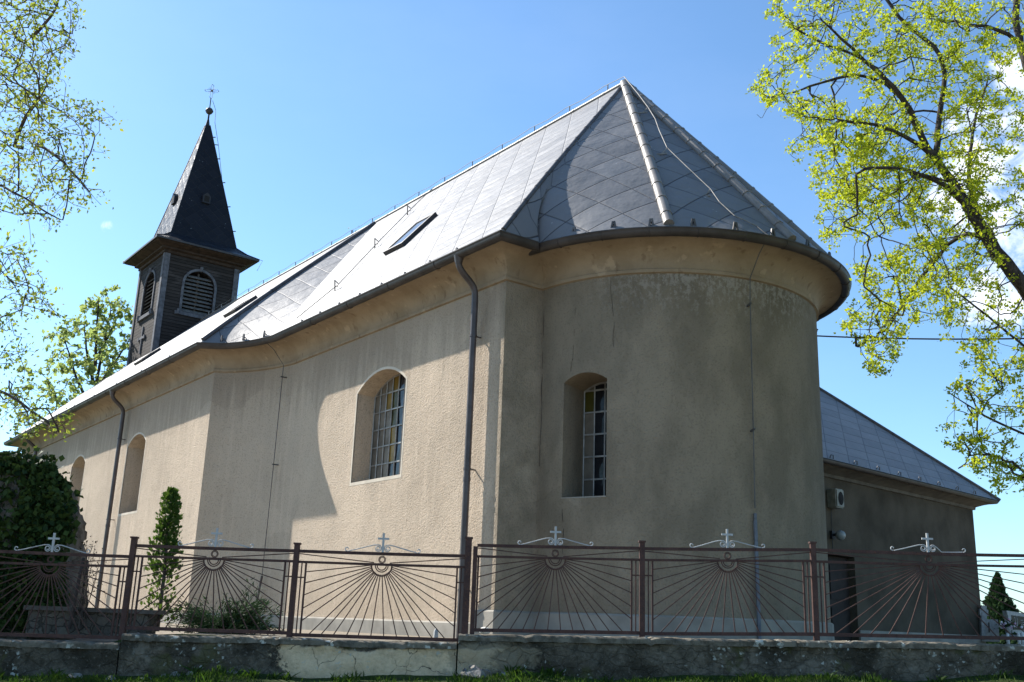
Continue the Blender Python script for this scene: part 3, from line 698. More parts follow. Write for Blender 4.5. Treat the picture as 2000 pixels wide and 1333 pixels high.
for f_, s0, w2, z0, zs, zt in TWIN:
    pl = arch_pts(w2, z0, zs, zt, 15); n = len(pl); big = arch_pts(w2+0.11, z0-0.04, zs, zt+0.11, 15)
    Vv = [tw_pt(f_, s0+s, -0.05, z) for s, z in big]+[tw_pt(f_, s0+s, -0.05, z) for s, z in pl]+[tw_pt(f_, s0+s, 0.12, z) for s, z in pl]+[tw_pt(f_, s0+s, 0.01, z) for s, z in big]
    Ff = [(i, (i+1) % n, n+(i+1) % n, n+i) for i in range(n)]+[(n+i, n+(i+1) % n, 2*n+(i+1) % n, 2*n+i) for i in range(n)]+[(3*n+i, 3*n+(i+1) % n, (i+1) % n, i) for i in range(n)]
    b = MB(); b.add(Vv, Ff)
    b.bar(tw_pt(f_, s0-w2-0.3, -0.05, z0-0.14), tw_pt(f_, s0+w2+0.3, -0.05, z0-0.14), 0.05, 0.075)
    b.bar(tw_pt(f_, s0, -0.07, zt-0.02), tw_pt(f_, s0, -0.07, zt+0.2), 0.06, 0.06)
    for s in (-1, 1): b.bar(tw_pt(f_, s0+s*(w2+0.12), -0.06, z0-0.2), tw_pt(f_, s0+s*(w2+0.12), -0.06, z0+0.05), 0.09, 0.05)
    b.build('window_frame', TRIMW, tower)
    R = ((w2*w2)+(zt-zs)**2)/(2*(zt-zs))
    b = MB(); z = z0+0.1
    while z < zt-0.12:
        hw_ = w2-0.01 if z < zs else math.sqrt(max(0, R*R-(z-(zt-R))**2))-0.01
        A_, B_ = tw_pt(f_, s0-hw_, 0.14, z), tw_pt(f_, s0+hw_, 0.14, z); d = (B_-A_)/np.linalg.norm(B_-A_); nn = tw_pt(f_, 0, 1.0, 0)-tw_pt(f_, 0, 0, 0); up = np.array((0, 0, 1.0))
        sl = nn*0.75+up*0.66; sl /= np.linalg.norm(sl)
        b.box((A_+B_)/2, (np.linalg.norm(B_-A_)/2, 0.095, 0.013), (d, sl, np.cross(d, sl))); z += 0.185
    b.bar(tw_pt(f_, s0, 0.27, z0), tw_pt(f_, s0, 0.27, zt-0.05), 0.05, 0.03)
    b.build('louvre_slats', LOUV, tower)
for a in (-1, 1):
    for c in (-1, 1):
        b = MB(); k = TS+0.022
        b.bar(TW(a*(k-0.11), c*k, 9.6), TW(a*(k-0.11), c*k, ZT-0.02), 0.025 if False else 0.11, 0.025, up=EV)
        b.bar(TW(a*k, c*(k-0.13), 9.6), TW(a*k, c*(k-0.13), ZT-0.02), 0.11, 0.025, up=EU)
        b.build('corner_board', TRIMW, tower)
b = MB(); b.bar(TW(0.02, -TS-0.03, 11.5), TW(0.02, -TS-0.03, 12.8), 0.05, 0.03, up=EV); b.bar(TW(-0.42, -TS-0.035, 12.25), TW(0.46, -TS-0.035, 12.25), 0.03, 0.055); 
for s in (-1, 1): b.box(TW(0.02+s*0.40, -TS-0.045, 12.25), (0.07, 0.03, 0.09), (EU, EV, (0, 0, 1)))
b.build('wall_cross', TRIMW, tower)
def sqsweep(prof, du=0, n0=TS):
    V, F = [], []
    for (o_, z) in prof:
        for a, c in sq: V.append(TW(a/TS*(n0+o_), c/TS*(n0+o_), z))
    for k in range(len(prof)-1):
        for i in range(4): j = (i+1) % 4; F.append((k*4+i, k*4+j, (k+1)*4+j, (k+1)*4+i))
    return V, F
V, F = sqsweep([(0.0, ZT-0.16), (0.09, ZT-0.14), (0.09, ZT-0.02), (0.24, ZT+0.02), (0.24, ZT+0.10), (0.34, ZT+0.13), (0.60, ZT+0.22), (0.60, ZT+0.27), (0.66, ZT+0.27)]); mesh('eave_boards', V, F, EAVEW, tower)
ZS = ZT+0.30
V, F = sqsweep([(0.66, ZT+0.265), (0.70, ZT+0.265), (0.70, ZS+0.05)]); mesh('eave_fascia', V, F, GUT, tower)
sk = [(0.70, ZS+0.05), (0.25, ZS+0.30), (-0.18, ZS+0.66)]
SA = 23.75
sp = [(-0.18+(-TS+0.10+0.18)*t, (ZS+0.66)+(SA-ZS-0.66)*t) for t in np.linspace(0, 1, 8)]
rings = sk+sp[1:]
V, F, U = [], [], []
for i in range(4):
    j = (i+1) % 4; b0 = len(V); acc = 0; prev = None
    for (o_, z) in rings:
        A_ = TW(sq[i][0]/TS*(TS+o_), sq[i][1]/TS*(TS+o_), z); B_ = TW(sq[j][0]/TS*(TS+o_), sq[j][1]/TS*(TS+o_), z); m_ = (A_+B_)/2
        if prev is not None: acc += np.linalg.norm(m_-prev)
        prev = m_; h = np.linalg.norm(B_-A_)/2; V += [A_, B_]; U += [(-h+i*7, acc), (h+i*7, acc)]
    for k in range(len(rings)-1): F.append((b0+2*k, b0+2*k+1, b0+2*k+3, b0+2*k+2))
spire = mesh('spire_roof', V, F, ROOF_SPIRE, tower, uv=U)
b = MB()
for a, c in sq:
    b.tube([TW(a/TS*(TS+o_), c/TS*(TS+o_), z+0.01) for o_, z in rings], 0.026, 6)
b.build('spire_hip_trim', ROOF_SPIRE, spire)
for f_, s0 in ((0, 0.0), (1, 0.0)):              # small vents on the spire
    z = 19.15; o_ = -0.18+(-TS+0.28)*((z-ZS-0.66)/(SA-ZS-0.66)); k = TS+o_
    P = lambda s, dep, zz: [TW(-k-dep, s, zz), TW(s, -k-dep, zz)][f_]
    b = MB(); w2 = 0.19
    b.add([P(-w2, -0.2, z), P(w2, -0.2, z), P(w2, 0.10, z), P(-w2, 0.10, z), P(-w2, -0.25, z+0.42), P(w2, -0.25, z+0.42), P(w2, 0.10, z+0.36), P(-w2, 0.10, z+0.36), P(0, -0.3, z+0.58), P(0, 0.13, z+0.54)],
          [(0, 1, 2, 3), (2, 1, 5, 6), (0, 3, 7, 4), (7, 6, 9), (3, 2, 6, 7), (4, 7, 9, 8), (6, 5, 8, 9)])
    v_ = b.build('spire_vent', ROOF_SPIRE, spire)
    b = MB(); b.add([P(-0.12, 0.104, z+0.06), P(0.12, 0.104, z+0.06), P(0.12, 0.104, z+0.36), P(-0.12, 0.104, z+0.36)], [(0, 1, 2, 3)]); b.build('vent_opening', DARKIN, spire)
b = MB(); lean = np.array((0.06, 0, 0))
b.tube([TW(0, 0, 23.25), TW(0, 0, 23.75), TW(0, 0, 24.1)], [0.15, 0.11, 0.05], 10); b.tube([TW(0, 0, 24.05), TW(0, 0, 24.45)], 0.045, 8)
b.build('spire_finial', ROOF_SPIRE, tower)
b = MB(); zb = 24.57; b.ball(TW(0, 0, zb), 0.185, 18, 12); b.tube([TW(0, 0, zb-0.02), TW(0, 0, zb+0.02)], 0.20, 18); b.build('spire_ball', GUT, tower, smooth=40)
b = MB(); zc_ = 25.72; b.tube([TW(0, 0, 24.7), TW(0, 0, 25.32)], 0.026, 6)
# openwork cross: twin rods with trefoil ends and rays
wv = (EV*0.86-EU*0.5); wv /= np.linalg.norm(wv)
cc = TW(0, 0, zc_); zv = np.array((0, 0, 1.0))
for dr, sd, L in ((zv, wv, 0.32), (-zv, wv, 0.42), (wv, zv, 0.32), (-wv, zv, 0.32)):
    for s in (-1, 1): b.tube([cc+sd*s*0.05, cc+sd*s*0.05+dr*L*0.8, cc+sd*s*0.09+dr*L*0.84, cc+dr*(L+0.03)], 0.010, 4)
    b.ball(cc+dr*(L+0.02), 0.026, 6, 4)
for s in (-1, 1):
    for r_ in (-1, 1):
        for k in (-0.25, 0, 0.25):
            d = wv*s+zv*r_+(wv*s-zv*r_)*k; d /= np.linalg.norm(d); b.tube([cc+d*0.07, cc+d*0.22], 0.005, 4)
b.ball(cc, 0.06, 10, 6)
b.build('spire_cross', WIRED, tower)
b = MB(); P = [TW(0.0, 0.10, 25.2), TW(-0.05, 0.30, 24.7), TW(-0.1, 0.32, 24.0), TW(-0.2, 0.6, 22.8), TW(-0.5, 1.0, 20.4), TW(-0.9, 1.6, 17.4), TW(-1.6, 2.1, 16.85), TW(-2.2, 2.75, 16.6), TW(-2.0, 2.6, 16.1)]
b.tube(P, 0.012, 4)
for k in (3, 4, 5): b.bar(P[k], P[k]-EV*0.2-zv*0.04, 0.03, 0.012)
zz0 = ZS+0.66
for z in (18.0, 19.3, 20.6, 21.9, 23.1):
    k = TS-0.18+(-TS+0.28)*((z-zz0)/(SA-zz0)); b.bar(TW(-k, k, z), TW(-k-0.04, k+0.14, z+0.03), 0.022, 0.018)
b.build('lightning_conductor', WIRED, tower)

# ------------------------------------------------------------------ low annex behind the apse
ANG = 0.0975
def AW(a, dd, z):   # a = distance along the east wall from the church, dd = distance behind that wall
    u = 0.32+ANG*(a-1.6)+dd; v = 4.3+a-ANG*dd; return W(u, v, z)
AL, AD, AZ = 10.5, 9.0, 4.12
annex = empty('annex', AW(5, 3, GZ), 'low shaded annex with hipped grey roof and dark door, behind the apse', 'annex')
pl = [(-1.0, 0), (AL, 0), (AL, AD), (-1.0, AD)]
V, F = prism(pl, [AW(a, d, GZ-0.2) for a, d in pl], [AW(a, d, AZ) for a, d in pl])
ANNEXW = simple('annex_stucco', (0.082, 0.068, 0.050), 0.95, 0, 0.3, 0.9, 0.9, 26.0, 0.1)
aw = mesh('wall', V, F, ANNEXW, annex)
bm = bmesh.new(); bm.from_mesh(aw.data); bmesh.ops.recalc_face_normals(bm, faces=bm.faces); bm.to_mesh(aw.data); bm.free()
D0, D1, DT = 1.32, 3.22, 1.98
pl = [(D0, GZ+0.02), (D1, GZ+0.02), (D1, DT), (D0, DT)]
boolean_cut(aw, [prism(pl, [AW(a, -0.3, z) for a, z in pl], [AW(a, 0.32, z) for a, z in pl])])
b = MB(); 
for a, c in ((D0+0.02, (D0+D1)/2-0.008), ((D0+D1)/2+0.008, D1-0.02)):
    b.box(AW((a+c)/2, 0.26, (DT+GZ)/2+0.01), ((c-a)/2, 0.025, (DT-GZ)/2-0.03), (EV, EU, zv))
    for z0, z1 in ((0.0, 0.7), (0.9, 1.75)): b.box(AW((a+c)/2, 0.235, (z0+z1)/2), ((c-a)/2-0.14, 0.02, (z1-z0)/2), (EV, EU, zv))
door = b.build('door', DOORW, annex)
b = MB(); b.bar(AW((D0+D1)/2-0.10, 0.17, 0.83), AW((D0+D1)/2-0.22, 0.17, 0.83), 0.012, 0.014); b.bar(AW((D0+D1)/2-0.10, 0.17, 0.83), AW((D0+D1)/2-0.10, 0.24, 0.83), 0.01, 0.01); b.build('handle', LEAD, door)
OA = 0.62
eb = MB(); cpz = AZ
pa = [(-1.0, 0), (AL, 0), (AL, AD)]
def asweep(prof):
    V, F = [], []
    for (o_, z) in prof: V += [AW(-1.0, -o_, z), AW(AL+o_, -o_, z), AW(AL+o_, AD, z)]
    for k in range(len(prof)-1):
        for i in range(2): F.append((k*3+i, k*3+i+1, (k+1)*3+i+1, (k+1)*3+i))
    return V, F
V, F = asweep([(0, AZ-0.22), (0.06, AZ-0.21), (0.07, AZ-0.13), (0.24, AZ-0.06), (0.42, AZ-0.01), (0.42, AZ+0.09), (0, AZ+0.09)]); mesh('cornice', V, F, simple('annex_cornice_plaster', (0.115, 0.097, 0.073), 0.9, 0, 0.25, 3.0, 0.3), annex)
g0 = 0.50
V, F = asweep([(g0+0.08*math.sin(t), AZ+0.08-0.09*math.cos(t)) for t in np.linspace(-math.pi/2, math.pi/2, 9)]+[(g0+0.07*math.sin(t), AZ+0.085-0.08*math.cos(t)) for t in np.linspace(math.pi/2, -math.pi/2, 9)]); mesh('gutter', V, F, GUT, annex, smooth=50)
PA = math.tan(math.radians(42)); H = 4.5
er0 = 0.60
E0, E1, R1 = AW(-1.0, -er0, AZ+0.09), AW(AL+er0, -er0, AZ+0.09), AW(AL+er0-H-er0, H, AZ+0.09+(H+er0)*PA)
R0 = AW(-1.0, H, AZ+0.09+(H+er0)*PA); N1, B1, B0 = AW(AL+er0, AD+er0, AZ+0.09), AW(AL+er0, AD+er0, AZ+0.09), AW(-1.0, AD+er0, AZ+0.09)
Ls = math.hypot(H+er0, (H+er0)*PA); La = AL+er0+1
V = [E0, E1, R1, R0, E1, N1, R1, B0, B1, R1, R0]
U = [(0, 0), (La, 0), (La-H-er0-1.2*Ls, Ls), (-1.2*Ls, Ls), (0, 0), (AD+2*er0, 0), (H+er0, Ls), (0, 0), (La, 0), (La-H-er0, Ls), (0, Ls)]
aroof = mesh('roof', V, [(0, 1, 2, 3), (4, 5, 6), (7, 10, 9, 8)], ROOF_ANNEX, annex, uv=U)
b = MB(); b.tube([E1+zv*0.02, E1*0.5+R1*0.5+zv*0.03, R1+zv*0.02], 0.06, 8); b.tube([R1, R0], 0.06, 8); b.build('hip_cap', CAPD, annex)
for k in np.arange(1.4, AL, 1.15): MB().tube([AW(k-0.09, -er0+0.06, AZ+0.12), AW(k-0.05, -er0+0.04, AZ+0.22), AW(k+0.05, -er0+0.04, AZ+0.22), AW(k+0.09, -er0+0.06, AZ+0.12)], 0.014, 5).build('snow_guard', CAPD, annex)
b = MB(); b.tube([AW(AL+0.5, 0.3, AZ), AW(AL+0.5, 0.3, AZ-0.2), AW(AL+0.2, 0.3, AZ-0.55), AW(AL+0.12, 0.3, AZ-0.8), AW(AL+0.12, 0.3, GZ)], 0.06, 10); b.build('downpipe', PIPE, annex, smooth=60)
V, F = asweep([(0, GZ-0.1), (0.05, GZ-0.1), (0.05, 0.12), (0, 0.14)]); 
# leave the doorway free: plinth in two runs
b = MB()
for a, c in ((-0.9, D0), (D1, AL)): b.box(AW((a+c)/2, -0.02, -0.05), ((c-a)/2, 0.035, 0.22), (EV+ANG*EU, EU, zv))
b.build('plinth', PLINTH, annex)

# loudspeaker and globe lamp on the annex wall
spk = empty('loudspeaker', AW(2.15, 0, 3.36), 'pale box loudspeaker with dark oval grille high on annex wall', 'loudspeaker')
b = MB(); b.box(AW(2.15, -0.16, 3.36), (0.17, 0.15, 0.24), (EV, EU, zv)); sb = b.build('speaker_box', simple('pale_speaker_paint', (0.22, 0.21, 0.17), 0.5), spk)
bm = bmesh.new(); bm.from_mesh(sb.data); bmesh.ops.bevel(bm, geom=bm.edges[:], offset=0.03, segments=2, affect='EDGES'); bm.to_mesh(sb.data); bm.free()
b = MB(); c = AW(2.15, -0.315, 3.36); ring = [c+EV*0.11*math.cos(t)+zv*0.17*math.sin(t) for t in np.linspace(0, 2*math.pi, 24, endpoint=False)]; b.add(ring+[c-EU*0.006], [(i, (i+1) % 24, 24) for i in range(24)]); b.build('grille', DARKIN, spk)
b = MB(); b.tube([AW(2.15, -0.03, 3.12), AW(2.15, -0.02, 2.5), AW(2.15, -0.02, 1.98)], 0.008, 4); b.build('cable', CABLE, spk)
lmp = empty('wall_lamp', AW(2.12, 0, 2.44), 'unlit round white globe lamp on the annex wall above the door', 'lamp')
b = MB(); b.box(AW(2.12, -0.04, 2.46), (0.06, 0.04, 0.10), (EV, EU, zv)); b.tube([AW(2.12, -0.06, 2.46), AW(2.12, -0.2, 2.46)], 0.035, 8); b.build('bracket', CABLE, lmp)
b = MB(); b.ball(AW(2.12, -0.27, 2.44), 0.125, 18, 12); b.build('globe', simple('opal_globe_glass', (0.26, 0.28, 0.27), 0.25, 0, 0.05), lmp, smooth=60)

# power cable from the north side of the church
b = MB(); A_, B_ = W(3.0, HW+0.05, at(1590, 648, 27.0)[2]), at(2450, 640, 21.5); P = []
for t in np.linspace(0, 1, 26): P.append(A_*(1-t)+B_*t-np.array((0, 0, 0.30*4*t*(1-t))))
b.tube(P, 0.020, 6); b.build('power_cable', CABLE, label='black overhead cable running from the church wall to the right through the tree', cat='cable')

# ------------------------------------------------------------------ retaining wall with the iron fence on it
FY = 14.6
def wallstone():
    m, t, b = new_mat('old_lichen_wall'); oc = t.node('ShaderNodeTexCoord').outputs['Object']
    sep = t.node('ShaderNodeSeparateXYZ'); t.l.new(oc, sep.inputs[0]); X = sep.outputs[0]; Z = sep.outputs[2]
    n1 = t.noise(oc, 1.7, 6.0, 0.65); n2 = t.noise(oc, 7.0, 6.0, 0.7); n3 = t.noise(oc, 24.0, 4.0, 0.7)
    c = t.mix(t.smooth(n2, 0.36, 0.64), (0.085, 0.072, 0.052), (0.215, 0.185, 0.14))
    c = t.mix(t.math('MULTIPLY', t.smooth(t.math('ADD', n1, t.math('MULTIPLY', t.math('SUBTRACT', n2, 0.5), 0.6)), 0.40, 0.64), 0.84), c, (0.026, 0.023, 0.016))
    c = t.mix(t.math('MULTIPLY', t.smooth(n3, 0.56, 0.68), 0.5), c, (0.24, 0.215, 0.175))
    c = t.mix(t.math('MULTIPLY', t.smooth(t.noise(oc, 2.6, 4.0), 0.56, 0.66), 0.55), c, (0.075, 0.078, 0.022))
    # cream render still holding left of the middle
    jx = t.math('ADD', X, t.math('MULTIPLY', t.math('SUBTRACT', t.noise(oc, 2.6, 7.0, 0.7), 0.5), 1.7)); jz = t.math('ADD', Z, t.math('MULTIPLY', t.math('SUBTRACT', t.noise(oc, 1.4, 5.0), 0.5), 0.42))
    patch_ = t.math('MULTIPLY', t.math('MULTIPLY', t.smooth(jx, -3.05, -2.95), t.smooth(jx, -0.05, -0.30)), t.smooth(jz, 0.46, 0.42))
    p2 = t.math('MULTIPLY', t.math('MULTIPLY', t.smooth(jx, -0.75, -0.6), t.smooth(jx, 0.55, 0.35)), t.smooth(jz, 0.52, 0.48))
    pc = t.mix(t.smooth(n2, 0.4, 0.66), (0.72, 0.55, 0.35), (0.54, 0.41, 0.26))
    c = t.mix(patch_, c, pc); c = t.mix(t.math('MULTIPLY', p2, 0.6), c, (0.30, 0.25, 0.17))
    vo = t.node('ShaderNodeTexVoronoi', feature='DISTANCE_TO_EDGE'); t.put(vo.inputs['Vector'], t.mix(0.25, oc, t.noise(oc, 3.0, 4.0, out=1))); vo.inputs['Scale'].default_value = 2.6
    crk = t.math('MULTIPLY', t.smooth(vo.outputs[0], 0.009, 0.003), t.smooth(t.noise(oc, 2.3, 3.0), 0.42, 0.55)); c = t.mix(t.math('MULTIPLY', crk, t.math('MULTIPLY', patch_, 0.85)), c, (0.05, 0.04, 0.03))
    lv = t.node('ShaderNodeTexVoronoi', feature='F1'); t.put(lv.inputs['Vector'], t.mix(0.10, oc, t.noise(oc, 14.0, 3.0, out=1))); lv.inputs['Scale'].default_value = 15.0
    lich = t.math('MULTIPLY', t.smooth(lv.outputs['Distance'], 0.34, 0.24), t.smooth(t.math('ADD', t.noise(oc, 2.7, 3.0), t.math('MULTIPLY', Z, 0.22)), 0.62, 0.70))
    c = t.mix(t.math('MULTIPLY', lich, 0.85), c, (0.46, 0.46, 0.40))
    sv = t.node('ShaderNodeTexVoronoi', feature='DISTANCE_TO_EDGE'); t.put(sv.inputs['Vector'], t.mix(0.2, t.scale(oc, (1, 1, 1.5)), t.noise(oc, 3.0, 4.0, out=1))); sv.inputs['Scale'].default_value = 5.5
    gap = t.math('MULTIPLY', t.smooth(sv.outputs[0], 0.07, 0.01), t.math('SUBTRACT', 1.0, patch_)); c = t.mix(t.math('MULTIPLY', gap, 0.22), c, (0.022, 0.019, 0.014))
    h = t.math('ADD', t.math('MULTIPLY', n2, 1.0), t.math('MULTIPLY', n3, 0.6)); h = t.math('ADD', h, t.math('MULTIPLY', patch_, 0.25)); h = t.math('SUBTRACT', h, t.math('MULTIPLY', gap, 0.25)); h = t.math('SUBTRACT', h, t.math('MULTIPLY', crk, 0.25))
    setp(b, t, col=c, rough=0.95, spec=0.1, nrm=t.bump(h, 0.9, 0.05)); return m
def copingmat():
    m, t, b = new_mat('grey_concrete_coping'); oc = t.node('ShaderNodeTexCoord').outputs['Object']
    n2 = t.noise(oc, 5.0, 6.0, 0.7); c = t.mix(t.smooth(n2, 0.38, 0.64), (0.21, 0.185, 0.145), (0.085, 0.075, 0.058))
    lv = t.node('ShaderNodeTexVoronoi', feature='F1'); t.put(lv.inputs['Vector'], t.mix(0.10, oc, t.noise(oc, 14.0, 3.0, out=1))); lv.inputs['Scale'].default_value = 11.0
    c = t.mix(t.math('MULTIPLY', t.math('MULTIPLY', t.smooth(lv.outputs['Distance'], 0.40, 0.30), t.smooth(t.noise(oc, 2.3, 3.0), 0.52, 0.6)), 0.85), c, (0.52, 0.52, 0.46))
    setp(b, t, col=c, rough=0.95, spec=0.1, nrm=t.bump(t.noise(oc, 26.0, 5.0, 0.7), 0.7, 0.02)); return m
WST, COP = wallstone(), copingmat()
rwall = empty('retaining_wall', (0, FY, -0.8), 'low mossy retaining wall with grey coping carrying the iron fence', 'wall')
SEG = [((-60.0, -0.62), (-5.12, at(243, 1257, 14.38)[2])), ((-5.10, at(246, 1238, 14.38)[2]), (-0.60, at(908, 1256.5, 14.38)[2])), ((-0.58, at(912, 1240, 14.38)[2]), (60.0, None))]
zl = at(0, 1250, 14.38)[2]; zR_a = SEG[2][0][1]; zR_b = at(2000, 1259, 14.38)[2]; xR_b = at(2000, 1259, 14.38)[0]
SEG[2] = (SEG[2][0], (60.0, zR_a+(zR_b-zR_a)/(xR_b+0.58)*60.58)); sl0 = (SEG[0][1][1]-zl)/(-5.12-at(0, 1250, 14.38)[0]); SEG[0] = ((-60.0, SEG[0][1][1]-sl0*54.88), SEG[0][1])
def wtop(x):
    for (x0, z0), (x1, z1) in SEG:
        if x <= x1: return z0+(z1-z0)*(x-x0)/(x1-x0)
    return SEG[-1][1][1]
for k, ((x0, z0), (x1, z1)) in enumerate(SEG):
    n = max(8, int((min(x1, 14)-max(x0, -14))/0.06)); xx = np.concatenate([[x0] if x0 < -14 else [], np.linspace(max(x0, -14), min(x1, 14), n), [x1] if x1 > 14 else []])
    V, F = [], []; zs_ = np.linspace(0, 1, 12); f = lambda x: z0+(z1-z0)*(x-x0)/(x1-x0)
    rows = []
    for x in xx:
        tz = f(x)-0.085
        for q in zs_:
            z = -1.15+(tz+1.15)*q
            r = 0.055*noise.fractal((x*1.6, z*2.6, 3.0), 0.8, 2.0, 4)+0.014*random.uniform(-1, 1)
            V.append((x, 14.40+r-0.05*(1-q), z))
        V.append((x, 14.82, tz)); V.append((x, 14.82, -1.15))
    m_ = len(zs_)+2
    for i in range(len(xx)-1):
        for j in range(m_-1): a = i*m_+j; F.append((a, a+m_, a+m_+1, a+1))
    F.append(tuple(range(m_))); F.append(tuple((len(xx)-1)*m_+j for j in range(m_-1, -1, -1)))
    mesh('wall_face', V, F, WST, rwall, smooth=50)
    # coping slabs
    V, F = [], []; pr = [(14.355, -0.085), (14.345, -0.02), (14.365, 0.0), (14.845, 0.004), (14.85, -0.085)]
    for x in xx:
        for (y, dz) in pr: 
            chip = max(0.0, noise.fractal((x*2.3, 9.0, 1.0), 0.7, 2.0, 4)-0.12)*(y < 14.5); jt = 0.02*(abs((x*0.59+0.3) % 1.0-0.5) < 0.018)
            V.append((x, y+random.uniform(-1, 1)*0.006+chip*0.14+jt, f(x)+dz+random.uniform(-1, 1)*0.005+0.018*noise.noise((x*0.8, 0, 5))-chip*0.05*(dz > -0.05)-jt))
    for i in range(len(xx)-1):
        for j in range(5): a = i*5+j; c_ = i*5+(j+1) % 5; F.append((a, a+5, c_+5, c_))
    F.append((0, 1, 2, 3, 4)); F.append(tuple((len(xx)-1)*5+j for j in (4, 3, 2, 1, 0)))
    mesh('coping', V, F, COP, rwall, smooth=35)

fence = empty('iron_fence', (0, FY, -0.25), 'rusty brown iron fence of sunburst panels with white scroll crosses on the wall', 'fence')
PX = [(-52, 1050), (263, 1052), (581, 1064), (916, 1053), (1254, 1060), (1587, 1062), (2038, 1080), (2380, 1090)]
PO = [at(x, y, FY) for x, y in PX]
for k, p in enumerate(PO):
    r = 0.043 if k == 3 else 0.036; b = MB(); x, z = p[0], p[2]; zb = wtop(x+(-0.1 if k in (1,) else 0.0))-0.02
    if k == 3: zb = wtop(-0.3)-0.15
    if k == 1: zb = wtop(-5.3)-0.02
    b.box((x, FY, (z+zb)/2), (r, r, (z-zb)/2)); b.box((x, FY, z+0.012), (r+0.012, r+0.012, 0.012))
    if k == 3: b.box((x+0.098, FY, (z-0.10+zb)/2+0.03), (0.03, 0.036, (z-0.10-zb)/2-0.03))
    b.build('post', IRON, fence)
